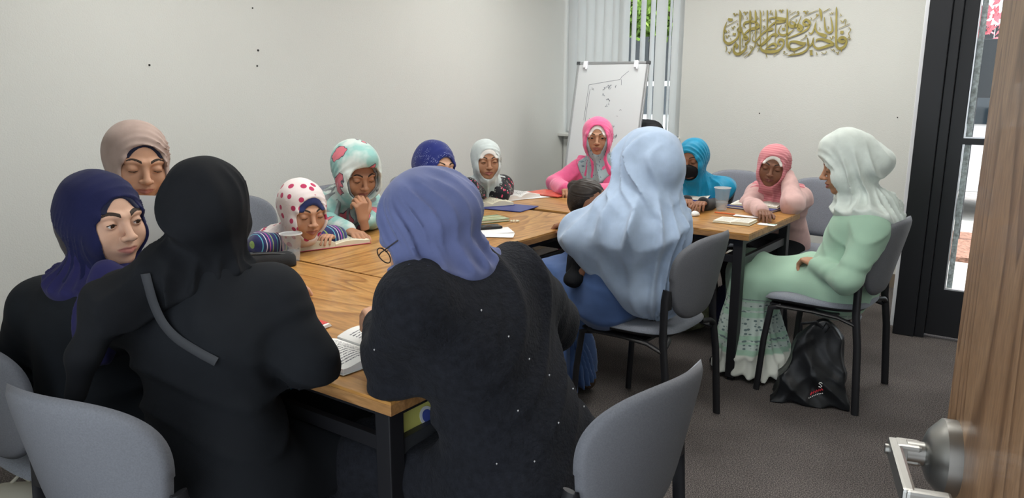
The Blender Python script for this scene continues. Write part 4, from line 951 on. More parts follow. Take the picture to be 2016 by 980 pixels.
# 14 mint
mint = person(dict(label='woman in a pale green dress and white headscarf, side on, at the right', pelvis=(1.53, 3.42, .50), neck=(1.588, 3.360, 0.889), head=(1.490, 3.380, 1.060), hs=1.10, yaw=163, pitch=14, heading=140, skin='tan', lid=1., mouth=.4, hh=.003, bs=1.0, sw=.15, det=.9, shl=(1.533, 3.200, 0.797),
    arm_l=((1.418, 3.130, 0.598), (1.373, 3.360, 0.614)), arm_r=((1.598, 3.700, 0.534), (1.463, 3.620, 0.573)), hand_l=dict(curl=.6), hand_r=dict(curl=.6), knee_l=(1.15, 3.62, .465), knee_r=(1.22, 3.80, .50), foot_l=(1.13, 3.60, .10), foot_r=(1.29, 3.60, .10), shoes=M_SHOEB,
    wear=[dict(kind='dress', mat=K_MINT, name='pale_green_dress', thick=.010, bust=0, sleeve=1.1, fold=.0065, flute=.55, skirt=1.65, h=.007, hem=.03)],
    scarf=[dict(mat=K_WHITE, t=.014, ap=(.060, .050, -.125), ay=-.015, puff=.035, fold=.006, rings=15, h=.005, cape=(.17, .15, .17), cape_off=(-.04, -.04), ct=.02, extra=[((1.454, 3.380, 1.149), (1.424, 3.400, 1.136), .08, .065, .05)])]))
# glasses, strap, mask, child
M_GL = mat('dark_spectacle_rim', (.03, .022, .02), .35); M_LENS = mat('spectacle_lens', (.9, .92, .95), .03, trans=.95, ior=1.1)
PERI_H = dict(H=(-0.191, 1.620, 1.107), s=.97, M=head_frame(170, 38, 0))
def hp_(Pd, x, y, z, off): return Vector(tuple(np.array(Pd['M']) @ (np.array((x, y, z)) * Pd['s']) + np.array(Pd['H']) - np.array(off)))
po = tuple(peri.location); g = MB()
for s in (-1, 1):
    pts = [hp_(PERI_H, s * (.033 + .024 * math.cos(a)), .104, .000 + .021 * math.sin(a), po) for a in np.linspace(0, 2 * math.pi, 25)]; g.tube(pts, .0014, 6, cap=False)
    g.tube([hp_(PERI_H, s * .057, .103, .006, po), hp_(PERI_H, s * .068, .09, .008, po), hp_(PERI_H, s * .074, .03, .006, po)], .0014, 6)
g.tube([hp_(PERI_H, -.010, .104, .004, po), hp_(PERI_H, 0, .110, .006, po), hp_(PERI_H, .010, .104, .004, po)], .0014, 6); g.build('glasses', M_GL, peri, smooth=True)
# shoulder strap across the black coat
bo = np.array(black.location); coat = [o for o in kids(black) if o.name.startswith('black_coat')][0]
def allco(root):
    out = []
    for o in kids(root):
        if o.name.startswith('body'): continue
        a = np.zeros(len(o.data.vertices) * 3, F); o.data.vertices.foreach_get('co', a); out.append(a.reshape(-1, 3) + np.array(root.location))
    return np.concatenate(out)
cv = allco(black)
def onback(px, z_dir, cv=cv):
    o_ = np.array((0, 0, 1.407)); d = np.array(px, float) - o_; d /= np.linalg.norm(d); w_ = cv - o_; t = w_ @ d; e = np.linalg.norm(w_ - t[:, None] * d, axis=1); i = np.where(e < .012)[0]
    return o_ + d * (t[i].min() - .004) if len(i) else np.array(px, float)
sp_ = [onback(p, 0) for p in ((-0.793, 1.600, 1.013), (-0.788, 1.600, 0.973), (-0.780, 1.600, 0.927), (-0.765, 1.600, 0.887), (-0.740, 1.600, 0.854), (-0.698, 1.600, 0.828), (-0.639, 1.600, 0.793))]
sp_ = [np.array(p) - bo for p in sp_]; sp_ = [(sp_[max(i - 1, 0)] + 2 * sp_[i] + sp_[min(i + 1, 6)]) / 4 for i in range(7)]
g = MB(); g.tube([Vector(tuple(float(c) for c in p)) for p in catm(sp_)], .010, 8, flat=.3, up=(0, 1, 0)); g.build('shoulder_strap', mat('dark_grey_webbing', (.03, .032, .036), .7), black, smooth=True)
# face mask
TH_ = dict(H=(1.062, 4.520, 0.978), s=.98, M=head_frame(-122, 10, 0)); f = Field((-.07, .0, -.12), (.07, .14, .02), .0035)
f.ell((0, .045, -.052), (.062, .072, .058), k=.01); f.cap((0, .1, -.03), (0, .098, -.07), .02, k=.03); f.comb((slice(None),) * 3, (f.ax[2][None, None, :] + .015 + .02 * np.abs(f.ax[0][:, None, None]) / .05 - .006) + 0 * f.D, .004, 'i'); f.comb((slice(None),) * 3, (-(f.ax[1][None, :, None]) + .045) + 0 * f.D, .004, 'i')
qmesh('face_mask', [place(f.mesh(), TH_['M'], TH_['H'], .98)], cloth('black_mask_cloth', (.008, .008, .009), .8, 0.), turq, np.array(turq.location))
# 11 small child in the lap
kid = person(dict(label='small dark haired child in black short sleeves hugging the woman in light blue', pelvis=(.36, 3.18, .60), neck=(0.351, 3.260, 0.848), head=(0.340, 3.300, 0.902), hs=.84, yaw=-35, pitch=5, heading=-36, skin='brown', lid=1., hh=.0035, bs=.62, ls=.62, knee_l=(.46, 3.16, .58), knee_r=(.42, 3.10, .58), foot_l=(.46, 3.16, .52), foot_r=(.42, 3.10, .52),
    arm_l=((0.430, 3.300, 0.740), (0.484, 3.200, 0.693)), arm_r=((0.252, 2.980, 0.637), (0.346, 2.950, 0.739)), shr=(0.317, 3.060, 0.724), hand_l=dict(curl=.5), hand_r=dict(curl=.4), kspread=.10,
    wear=[dict(kind='top', mat=K_BLACK, name='black_top', sleeve_to=.02, thick=.010), dict(kind='trousers', mat=K_BLACK)]))
KH = dict(H=np.array((0.340, 3.300, 0.902)), M=head_frame(-35, 5, 0)); f = Field((-.12, -.16, -.12), (.12, .12, .18), .004)
f.ell((0, -.026, .04), (.080, .098, .088), k=.02); f.ell((0, -.05, -.01), (.078, .07, .08), k=.03); f.ell((.0, -.10, .07), (.035, .04, .035), k=.015)
f.disp(lambda x, y, z: .0012 * np.sin(170 * x + 40 * np.sin(20 * z)) + .001 * wob(x, y, z, 70))
f.ell((0, .09, -.05), (.065, .075, .105), k=.01, op='s')
qmesh('hair', [place(f.mesh(), KH['M'], KH['H'], .84)], mat('dark_hair', (.018, .012, .009), .45, noise=(60, .4)), kid, np.array(kid.location))
g = MB(); g.lathe([(.020, -.006), (.026, 0), (.020, .006), (.015, 0), (.020, -.006)], tuple(KH['H'] + KH['M'] @ np.array((0, -.078, .06)) - np.array(kid.location)), 16); g.build('hair_tie', mat('brown_hair_tie', (.12, .05, .03), .6), kid, smooth=True)

# tiny pearls sewn round the black knit dress
cvp = allco(peri); pm = mat('pearl', (.4, .4, .4), .25)
for p in ((-0.062, 1.500, 0.954), (-0.006, 1.500, 0.898), (0.037, 1.500, 0.849), (0.079, 1.500, 0.814), (0.129, 1.500, 0.784), (0.160, 1.500, 0.810), (0.014, 1.500, 0.734), (0.100, 1.500, 0.707), (0.153, 1.500, 0.744), (-0.031, 1.500, 0.612), (0.050, 1.500, 0.618), (-0.303, 1.600, 0.832)):
    q = onback(p, 0, cvp)
    if np.linalg.norm(cvp - q, axis=1).min() > .014: continue
    q = q - po; g = MB(); g.lathe([(.0001, -.003), (.0014, -.0012), (.002, 0), (.0014, .0012), (.0001, .002)], tuple(float(c) for c in q), 8); g.build('pearl_bead', pm, peri, smooth=True)
# ---------------------------------------------------------------- window blind, whiteboard, wall writing
M_SLAT = mat('white_blind_vinyl', (.76, .78, .78), .5, spec=.3); 
_n, _l, _b = tex_base(M_SLAT); _t = _n.new('ShaderNodeBsdfTranslucent'); _t.inputs[0].default_value = (.8, .82, .82, 1); _m = _n.new('ShaderNodeMixShader'); _m.inputs[0].default_value = .45
_l.new(_b.outputs[0], _m.inputs[1]); _l.new(_t.outputs[0], _m.inputs[2]); _l.new(_m.outputs[0], _n['Material Output'].inputs[0])
vb = empty('vertical_blind', bwp(-2.12, WTOP, .03), 0, 'white vertical window blind, slats half open at the right', 'blind'); q0 = vb.location.copy()
m1 = MB(); m1.box(bwp((WU0 + WU1) / 2, WTOP - .02, .035), (WU1 - WU0 - .02, .04, .035), AX); rel(m1, q0).build('head_rail', M_TRIM, vb, bevel=.002)
def slat(u, wd, ang):
    """one slat: gently cupped strip hanging from the rail, turned by ang"""
    m_ = MB(); n_ = 6; dirv = NB * math.cos(R(ang)) + OUT * math.sin(R(ang)); nr = NB * -math.sin(R(ang)) + OUT * math.cos(R(ang)); vs = []; fs = []
    for z in (SILL + .012, WTOP - .04):
        for sgn in (1, -1):
            for i in range(n_ + 1):
                t = -1 + 2 * i / n_; p = bwp(u, 0, .04) + dirv * t * wd / 2 + nr * (.007 * (1 - t * t) + sgn * .0006); vs.append((p.x, p.y, z))
    k = n_ + 1
    for i in range(n_):
        fs.append((i, i + 1, 2 * k + i + 1, 2 * k + i)); fs.append((k + i, 3 * k + i, 3 * k + i + 1, k + i + 1)); fs.append((i, k + i, k + i + 1, i + 1)); fs.append((2 * k + i, 2 * k + i + 1, 3 * k + i + 1, 3 * k + i))
    fs += [(0, 2 * k, 3 * k, k), (n_, k + n_, 3 * k + n_, 2 * k + n_)]
    m_.add(vs, fs); rel(m_, q0).build('slat', M_SLAT, vb, smooth=40)
for i in range(6): slat(-2.60 + i * .083, .089, 14)
for u, wd_s, a in ((-2.125, .089, 30), (-2.036, .089, 92), (-1.955, .089, 88), (-1.872, .089, 90), (-1.795, .089, 12), (-1.717, .089, 102), (-1.655, .089, 14), (-1.60, .08, 18)): slat(u, wd_s, a)

# whiteboard on its easel, leaning back
M_WB = mat('whiteboard_enamel', (.60, .63, .645), .22, spec=.5); M_ALU = mat('aluminium', (.45, .47, .49), .35, metal=.8); M_DGREY = mat('dark_grey_plastic', (.06, .065, .07), .5); M_INK = mat('dry_marker', (.10, .12, .15), .8)
TLp = Vector((0.494, 5.850, 1.554)); bt = Vector((-AD.x * .22, -AD.y * .22, -1)).normalized(); WW, WHt = .56, .92
BX, BZ = NB, -bt; BN = BX.cross(BZ).normalized()
wbd = empty('whiteboard_easel', (TLp.x + .28 * NB.x - .1, TLp.y + .28 * NB.y - .1, 0), 0, 'white dry erase board with faint marker drawing on an easel by the window', 'whiteboard'); q1 = wbd.location.copy()
def wbp(u, v, o=0.): return TLp + BX * u + bt * v + BN * o
AW = (BX, BN, BZ)
FRONT = -1 if BN.dot(Vector((0, -1, 0))) < 0 else 1
m1 = MB(); m1.box(wbp(WW / 2, WHt / 2), (WW, .012, WHt), AW); rel(m1, q1).build('board', M_WB, wbd)
m1 = MB()
for u in (0, WW): m1.box(wbp(u, WHt / 2), (.018, .02, WHt), AW)
for v in (0, WHt): m1.box(wbp(WW / 2, v), (WW, .02, .018), AW)
rel(m1, q1).build('frame', M_ALU, wbd, bevel=.003)
for u in (0, WW): m1 = MB(); m1.box(wbp(u, .0), (.03, .024, .024), AW); rel(m1, q1).build('corner_cap', M_DGREY, wbd, bevel=.004)
for u in (.065, WW - .085): m1 = MB(); m1.box(wbp(u, .012, FRONT * .014), (.03, .022, .05), AW); m1.box(wbp(u + .012, .034, FRONT * .022), (.012, .014, .03), AW); rel(m1, q1).build('paper_clip', M_TRIM, wbd, bevel=.004)
for u0, u1, o in ((.06, -.02, .02), (.50, .58, .02), (.28, .30, -.45)):
    m1 = MB(); a = wbp(u0, .2, -FRONT * .02); b_ = Vector((wbp(u1, .9).x, wbp(u1, .9).y, .0)) + Vector((AD.x, AD.y, 0)) * (.5 if o < 0 else 0); m1.tube([a, b_], .011, 8); rel(m1, q1).build('easel_leg', M_DGREY, wbd, smooth=True)
m1 = MB(); m1.box(wbp(WW / 2, WHt + .03, FRONT * .04), (WW * .8, .07, .012), AW); rel(m1, q1).build('pen_tray', M_ALU, wbd)
ink = MB(); rnd = random.Random(4)
def inkline(pts, wd_=.0022):
    for (a0, b0), (a1, b1) in zip(pts, pts[1:]):
        p0, p1 = wbp(a0, b0, FRONT * .0068), wbp(a1, b1, FRONT * .0068); d = (p1 - p0); L = d.length
        if L > 1e-5: ink.box((p0 + p1) / 2, (L, .0006, wd_), (d.normalized(), BN, d.normalized().cross(BN)))
inkline([(.11, .16), (.20, .145), (.36, .12), (.37, .10), (.42, .06)]); inkline([(.11, .16), (.108, .28), (.105, .42)]); inkline([(.125, .19), (.12, .30), (.118, .43)]); inkline([(.37, .12), (.375, .16)])
for i in range(26):
    a0, b0 = rnd.choice(((.15, .19), (.19, .21), (.24, .185), (.29, .175), (.33, .165), (.25, .24), (.28, .27), (.29, .30), (.14, .42), (.20, .44), (.36, .38), (.36, .46), (.38, .34), (.37, .53)))
    a0 += rnd.uniform(-.015, .015); b0 += rnd.uniform(-.01, .01); inkline([(a0 + rnd.uniform(-.012, .012), b0 + rnd.uniform(-.012, .012)) for _ in range(4)])
rel(ink, q1); tag(ink.build('marker_drawing', M_INK, wbd), kind='stuff')

# gold wall writing, cut letters standing a little off the wall
M_GOLD = mat('gold_lettering', (.33, .28, .085), .42, metal=.55, spec=.5, noise=(9, .12))
CQ = (-1.382, 2.032), (-.303, 1.973), (-.262, 1.534), (-1.353, 1.544)
def cal(x, y):
    s, t = x / 2016, y / 874; u = (1 - t) * ((1 - s) * CQ[0][0] + s * CQ[1][0]) + t * ((1 - s) * CQ[3][0] + s * CQ[2][0]); z = (1 - t) * ((1 - s) * CQ[0][1] + s * CQ[1][1]) + t * ((1 - s) * CQ[3][1] + s * CQ[2][1]); return u, z
cg = empty('wall_calligraphy', bwp(-.82, 1.75, -.012), 0, 'gold cut out calligraphy in flowing script on the back wall', 'wall art'); q2 = cg.location.copy()
def catmull(P_, n=7):
    P_ = [np.array(p, float) for p in P_]
    if len(P_) < 3: return [P_[0] + (P_[1] - P_[0]) * t for t in np.linspace(0, 1, 4)]
    Q_ = [2 * P_[0] - P_[1]] + P_ + [2 * P_[-1] - P_[-2]]; out = []
    for i in range(1, len(Q_) - 2):
        for t in np.linspace(0, 1, n, endpoint=False):
            a, b, c, d = Q_[i - 1:i + 3]; out.append(.5 * (2 * b + (c - a) * t + (2 * a - 5 * b + 4 * c - d) * t * t + (3 * b - 3 * c + d - a) * t ** 3))
    return out + [P_[-1]]
S0 = 1.06 / 2016
def stroke(pts, name='letter_stroke'):
    c_ = catmull(pts); P2 = np.array([cal(p[0], p[1]) for p in c_]); W = np.maximum(np.array([p[2] for p in c_]), 3) * S0 * .5 * .94
    T = np.gradient(P2, axis=0); T /= np.linalg.norm(T, axis=1)[:, None] + 1e-9; Nn = np.stack([-T[:, 1], T[:, 0]], 1); n_ = len(P2); m_ = MB(); vs = []; fs = []
    for o in (-.016, -.010):
        for s in (-1, 1):
            for i in range(n_): vs.append(bwp(P2[i, 0] + Nn[i, 0] * W[i] * s, P2[i, 1] + Nn[i, 1] * W[i] * s, o))
    A_, B_, C_, D_ = 0, n_, 2 * n_, 3 * n_
    for i in range(n_ - 1):
        fs += [(A_ + i, A_ + i + 1, B_ + i + 1, B_ + i), (C_ + i, D_ + i, D_ + i + 1, C_ + i + 1), (A_ + i, C_ + i, C_ + i + 1, A_ + i + 1), (B_ + i, B_ + i + 1, D_ + i + 1, D_ + i)]
    fs += [(A_, B_, D_, C_), (A_ + n_ - 1, C_ + n_ - 1, D_ + n_ - 1, B_ + n_ - 1)]; m_.add(vs, fs); rel(m_, q2).build(name, M_GOLD, cg)
BIG = [[(418, 130, 4), (430, 195, 34), (424, 330, 20), (424, 700, 15)], [(562, 130, 4), (568, 195, 30), (563, 420, 18), (560, 520, 16), (530, 560, 22), (500, 600, 20)], [(633, 130, 4), (642, 200, 28), (645, 420, 16), (643, 560, 10)],
 [(700, 130, 4), (708, 200, 20), (710, 400, 16), (706, 600, 14)], [(797, 130, 4), (801, 190, 18), (797, 640, 12)], [(912, 125, 4), (918, 190, 20), (912, 400, 12), (905, 560, 9)], [(1065, 115, 4), (1069, 190, 20), (1064, 560, 22), (1075, 620, 30), (1110, 660, 34)],
 [(1692, 90, 4), (1694, 160, 22), (1690, 540, 28), (1705, 625, 34), (1750, 640, 40), (1800, 600, 34), (1816, 540, 26), (1790, 498, 36), (1745, 498, 40), (1728, 535, 40), (1765, 552, 44), (1800, 540, 30)],
 [(1480, 108, 6), (1494, 150, 34), (1505, 220, 24), (1500, 275, 6)],
 [(238, 285, 5), (205, 370, 22), (192, 470, 18), (203, 540, 30), (260, 575, 40), (330, 548, 34), (388, 495, 26), (402, 430, 16), (386, 385, 14), (430, 345, 12)], [(255, 250, 34), (290, 262, 44), (318, 258, 34)], [(205, 400, 34), (232, 425, 30)], [(322, 450, 34), (362, 450, 34)],
 [(372, 555, 14), (338, 610, 20), (336, 670, 32), (372, 712, 44), (430, 706, 42), (485, 665, 34), (512, 620, 26), (496, 560, 14)], [(362, 585, 34), (378, 600, 44), (374, 640, 30)], [(385, 385, 14), (410, 420, 26), (440, 405, 18), (448, 350, 10)], [(450, 390, 14), (462, 440, 24), (500, 470, 30), (520, 505, 48), (490, 500, 20)],
 [(692, 330, 8), (640, 290, 28), (560, 285, 34), (495, 300, 34), (478, 340, 20), (505, 365, 8)], [(692, 345, 40), (640, 370, 44), (590, 378, 40), (530, 410, 28), (490, 450, 24), (474, 500, 20), (500, 530, 16)],
 [(880, 380, 30), (835, 388, 44), (770, 415, 26), (690, 490, 22), (640, 545, 26), (606, 540, 14), (598, 500, 8), (640, 410, 6)], [(1048, 262, 50), (980, 252, 56), (900, 232, 26), (845, 240, 22), (825, 262, 18), (850, 295, 8)], [(1045, 275, 30), (970, 292, 34), (900, 300, 26), (835, 350, 24), (810, 385, 20)],
 [(935, 480, 50), (905, 452, 40), (860, 462, 26), (800, 510, 24), (745, 565, 22), (700, 600, 20), (664, 588, 12), (660, 555, 6)], [(705, 600, 18), (722, 655, 34), (790, 682, 44), (880, 684, 42), (955, 664, 34), (1008, 610, 26), (1022, 560, 22), (998, 522, 40), (958, 530, 30), (950, 575, 22), (985, 590, 26)],
 [(660, 560, 10), (690, 600, 20), (740, 590, 18), (800, 540, 20), (850, 490, 16)], [(778, 645, 10), (830, 600, 22), (885, 575, 30), (922, 600, 34), (900, 635, 20), (820, 640, 16), (770, 660, 10)],
 [(990, 330, 6), (955, 390, 14), (960, 440, 24), (1010, 462, 30), (1080, 445, 28), (1130, 405, 14), (1165, 378, 5)], [(998, 382, 34), (1036, 382, 34)],
 [(1118, 270, 10), (1094, 300, 22), (1108, 340, 42), (1155, 345, 44), (1165, 305, 26), (1130, 282, 14)], [(1160, 335, 40), (1215, 340, 56), (1252, 365, 50), (1240, 398, 30), (1208, 385, 22), (1210, 320, 12), (1235, 250, 10), (1248, 205, 5)],
 [(1300, 345, 20), (1276, 300, 26), (1310, 258, 32), (1352, 285, 34), (1358, 325, 26), (1318, 325, 22), (1290, 305, 16)], [(1358, 320, 24), (1335, 375, 26), (1270, 420, 24), (1180, 462, 20), (1080, 500, 12), (1030, 520, 5)],
 [(1442, 270, 5), (1422, 350, 14), (1402, 415, 20), (1375, 445, 20), (1345, 425, 8)], [(1545, 225, 8), (1550, 330, 20), (1562, 400, 26), (1602, 432, 30), (1642, 405, 26), (1640, 320, 18), (1622, 220, 8)], [(1440, 300, 6), (1432, 380, 18), (1460, 430, 26), (1520, 458, 44), (1570, 480, 46)],
 [(1740, 425, 40), (1780, 425, 40)], [(1665, 575, 16), (1600, 545, 44), (1520, 520, 34), (1455, 522, 26), (1440, 555, 12)], [(1662, 585, 34), (1600, 600, 40), (1520, 630, 36), (1455, 640, 32), (1412, 605, 22), (1402, 540, 14), (1412, 490, 6)],
 [(1402, 500, 6), (1392, 560, 18), (1365, 605, 22), (1335, 590, 14), (1330, 500, 8)], [(1330, 500, 10), (1344, 590, 22), (1322, 655, 26), (1250, 702, 30), (1160, 722, 22), (1060, 740, 5)], [(1375, 660, 44), (1378, 690, 30), (1380, 730, 44)],
 [(1310, 570, 30), (1250, 572, 46), (1170, 548, 34), (1110, 555, 24), (1092, 600, 22), (1108, 640, 26), (1160, 655, 36), (1240, 625, 26), (1300, 592, 14)], [(500, 600, 20), (515, 560, 14), (545, 540, 12)], [(640, 560, 12), (625, 620, 14), (570, 690, 14), (540, 740, 5)]]
FINE = [[(325, 185, 12), (345, 180, 16), (352, 215, 8), (378, 180, 9), (395, 195, 6)], [(470, 165, 12), (492, 160, 16), (500, 195, 8), (522, 155, 9), (535, 170, 6)], [(955, 140, 12), (980, 135, 16), (990, 170, 8), (1005, 130, 9), (1020, 145, 6)], [(1275, 155, 12), (1298, 150, 16), (1308, 185, 8), (1325, 145, 9), (1345, 158, 6)],
 [(1745, 270, 8), (1775, 295, 10), (1790, 260, 8), (1810, 262, 8), (1800, 330, 5)], [(222, 465, 14), (240, 500, 9), (262, 465, 10), (285, 470, 6)], [(1610, 485, 8), (1635, 520, 10), (1648, 475, 9), (1665, 490, 6)], [(305, 350, 8), (325, 385, 12), (340, 345, 9), (355, 355, 6)], [(222, 350, 5), (300, 312, 8), (388, 265, 5)], [(1285, 212, 5), (1370, 170, 8), (1462, 130, 5)],
 [(1528, 160, 5), (1570, 135, 8), (1612, 110, 5)], [(1098, 200, 5), (1140, 172, 7), (1178, 148, 5)], [(1095, 262, 5), (1160, 215, 8), (1210, 190, 10), (1215, 150, 8), (1195, 160, 8), (1225, 190, 6)], [(1720, 375, 5), (1785, 345, 7), (1858, 308, 5)], [(458, 740, 5), (500, 705, 8), (545, 680, 5)], [(480, 760, 5), (540, 720, 8), (600, 690, 5)],
 [(878, 742, 5), (920, 712, 8), (962, 690, 5)], [(1240, 530, 5), (1290, 500, 8), (1320, 465, 8), (1300, 460, 7), (1318, 490, 5)], [(1060, 742, 4), (1110, 722, 7), (1165, 690, 5)], [(1395, 270, 5), (1440, 230, 8), (1460, 195, 10), (1440, 185, 8), (1455, 215, 6), (1470, 190, 4)], [(838, 160, 6), (850, 135, 8), (848, 165, 8), (830, 180, 5), (862, 178, 5)], [(745, 140, 7), (752, 175, 8), (740, 205, 5)],
 [(735, 255, 6), (755, 270, 9), (768, 248, 5)], [(740, 340, 8), (765, 345, 10), (745, 370, 8), (770, 375, 5), (700, 430, 5)], [(740, 490, 8), (755, 510, 9), (740, 518, 6)], [(1010, 680, 6), (1035, 680, 10), (1020, 705, 8), (1050, 718, 8), (1070, 700, 5)], [(1505, 690, 6), (1540, 710, 8), (1570, 690, 6), (1560, 670, 5)], [(1620, 640, 6), (1640, 665, 9), (1660, 650, 8), (1675, 690, 5)],
 [(1685, 690, 7), (1710, 700, 10), (1725, 680, 7), (1708, 725, 5)], [(1735, 640, 6), (1755, 665, 9), (1750, 690, 5)], [(1840, 360, 6), (1865, 380, 10), (1860, 410, 8), (1840, 440, 8), (1850, 480, 8), (1820, 520, 8)], [(1850, 490, 9), (1862, 515, 10), (1840, 520, 6)], [(1610, 175, 6), (1620, 190, 7), (1635, 165, 6), (1645, 185, 7), (1660, 155, 5)], [(1740, 180, 6), (1752, 205, 8), (1735, 212, 5)],
 [(1105, 135, 6), (1100, 160, 8), (1115, 165, 5)], [(458, 505, 6), (462, 560, 8), (458, 600, 5)], [(450, 600, 5), (462, 620, 7), (475, 605, 6), (485, 622, 5)], [(222, 600, 8), (235, 640, 12), (222, 690, 6)], [(255, 680, 7), (272, 700, 12), (290, 680, 6), (275, 715, 5)], [(290, 500, 7), (298, 535, 5)], [(295, 630, 6), (305, 655, 8), (290, 690, 5)], [(665, 640, 6), (690, 635, 8), (668, 690, 5)], [(780, 700, 6), (790, 735, 9), (798, 760, 5)],
 [(1155, 670, 7), (1165, 710, 6)], [(1440, 690, 7), (1452, 720, 8), (1440, 728, 5)], [(590, 410, 6), (602, 432, 8), (588, 436, 5)], [(665, 395, 6), (675, 425, 8), (662, 428, 5)], [(1480, 360, 6), (1492, 385, 8), (1475, 390, 5)], [(1588, 345, 6), (1600, 372, 8), (1584, 376, 5)], [(1370, 225, 6), (1382, 250, 8), (1366, 254, 5)], [(1180, 250, 6), (1192, 275, 8), (1176, 279, 5)], [(460, 200, 7), (466, 245, 8), (455, 255, 5)],
 [(590, 215, 5), (600, 245, 8), (586, 250, 5)], [(515, 215, 5), (527, 245, 8), (512, 250, 5)], [(665, 215, 5), (678, 245, 8), (664, 250, 5)], [(570, 600, 6), (600, 620, 8), (575, 650, 7), (560, 600, 5)], [(1035, 310, 6), (1042, 345, 8), (1030, 350, 5)], [(868, 160, 5), (875, 205, 7)], [(262, 395, 6), (270, 420, 8), (256, 428, 5)], [(385, 300, 6), (392, 330, 7)]]
for s_ in BIG: stroke(s_)
for s_ in FINE: stroke(s_, 'vowel_mark')
# screw holes and plugs left in the walls
LWD, LWN = OUT, NB
def dot(p, nrm, r, lab):
    nrm = nrm.normalized(); a = nrm.orthogonal().normalized(); m_ = MB(); m_.lathe([(.0001, -.002), (r, -.002), (r * .8, .003), (.0001, .004)], (0, 0, 0), 10, (a, nrm.cross(a), nrm)); o = m_.build('screw_anchor', M_HOLE, None, smooth=40, loc=p); tag(o, lab, 'screw anchor')
def lw(px, py):
    return None
for (x, y, z), r, lab in (((-1.705, 3.683, 1.485), .005, 'small dark screw anchor in the left wall, lowest on the left'), ((-1.355, 4.192, 1.574), .006, 'dark screw anchor in the left wall, upper of the right pair'), ((-1.362, 4.181, 1.493), .0045, 'tiny dark screw anchor in the left wall, lower of the right pair'), ((-1.365, 4.177, 1.788), .004, 'tiny screw anchor high on the left wall near the top'), ((-1.70, 3.689, 1.812), .004, 'screw anchor at the very top left of the left wall')):
    dot(Vector((x, y, z)) + NB * .002, NB, r, lab)
for (x, y, z), lab in (((1.857, 5.832, 1.195), 'tiny dark screw anchor in the back wall under the gold writing'), ((2.633, 5.298, 1.19), 'tiny dark screw anchor in the back wall beside the black door frame')):
    dot(Vector((x, y, z)) - OUT * .002, -OUT, .0045, lab)

# ---------------------------------------------------------------- things on the tables
M_PAPER = mat('white_paper', (.74, .74, .73), .8); M_CREAM = mat('cream_pages', (.66, .61, .46), .8); M_ORANGE = mat('orange_pencil_paint', (.70, .16, .04), .5)
M_PINKC = mat('pink_red_cover', (.48, .06, .11), .5); M_FOLD = mat('blue_folder', (.03, .045, .22), .35, coat=.2); M_GRNC = mat('green_cover', (.03, .12, .06), .4)
def printed(name, base, inkc, rows, frame_=True, dens=.55):
    """page with a ruled frame and rows of writing, in the page's own generated coordinates"""
    m = mat(name, base, .8); n, l, b = tex_base(m); at = n.new('ShaderNodeUVMap'); sp = n.new('ShaderNodeSeparateXYZ'); l.new(at.outputs[0], sp.inputs[0])
    def M_(op, a, b_=None):
        k = n.new('ShaderNodeMath'); k.operation = op
        for i, v in enumerate((a, b_)):
            if v is None: continue
            if isinstance(v, (int, float)): k.inputs[i].default_value = v
            else: l.new(v, k.inputs[i])
        return k.outputs[0]
    u, v = sp.outputs[0], sp.outputs[1]
    fr = M_('FRACT', M_('MULTIPLY', v, rows)); row = M_('FLOOR', M_('MULTIPLY', v, rows))
    cb = n.new('ShaderNodeCombineXYZ'); l.new(M_('MULTIPLY', u, 60), cb.inputs[0]); l.new(M_('MULTIPLY', row, 7.3), cb.inputs[1]); l.new(M_('MULTIPLY', fr, 2.2), cb.inputs[2])
    nz = n.new('ShaderNodeTexNoise'); nz.inputs['Scale'].default_value = 1.0; nz.inputs['Detail'].default_value = 2; l.new(cb.outputs[0], nz.inputs['Vector'])
    inkm = M_('MULTIPLY', M_('GREATER_THAN', nz.outputs['Fac'], 1 - dens), M_('LESS_THAN', M_('ABSOLUTE', M_('SUBTRACT', fr, .5)), .24))
    au, av = M_('ABSOLUTE', M_('SUBTRACT', u, .5)), M_('ABSOLUTE', M_('SUBTRACT', v, .5)); inside = M_('MULTIPLY', M_('LESS_THAN', au, .37), M_('LESS_THAN', av, .39)); inkm = M_('MULTIPLY', inkm, inside)
    if frame_:
        ed = M_('MAXIMUM', M_('DIVIDE', au, .40), M_('DIVIDE', av, .42)); inkm = M_('MAXIMUM', inkm, M_('LESS_THAN', M_('ABSOLUTE', M_('SUBTRACT', ed, 1)), .012))
    l.new(mixc(n, l, inkm, base, inkc), b.inputs['Base Color']); return m
M_PG1 = printed('printed_cream_page', (.68, .64, .50), (.10, .09, .08), 15); M_PG2 = printed('printed_white_page', (.72, .72, .70), (.13, .13, .15), 16, False); M_PG3 = printed('printed_pale_page', (.74, .72, .64), (.20, .19, .18), 12)
def add_uv(o, W, L):
    me = o.data; uv = me.uv_layers.new(name='UVMap'); co = np.zeros(len(me.vertices) * 3, F); me.vertices.foreach_get('co', co); co = co.reshape(-1, 3); li = np.zeros(len(me.loops), np.int32); me.loops.foreach_get('vertex_index', li)
    a = co[li]; uv.data.foreach_set('uv', np.stack([(a[:, 0] / W) % 1.0, a[:, 1] / L + .5], 1).ravel().astype(F))
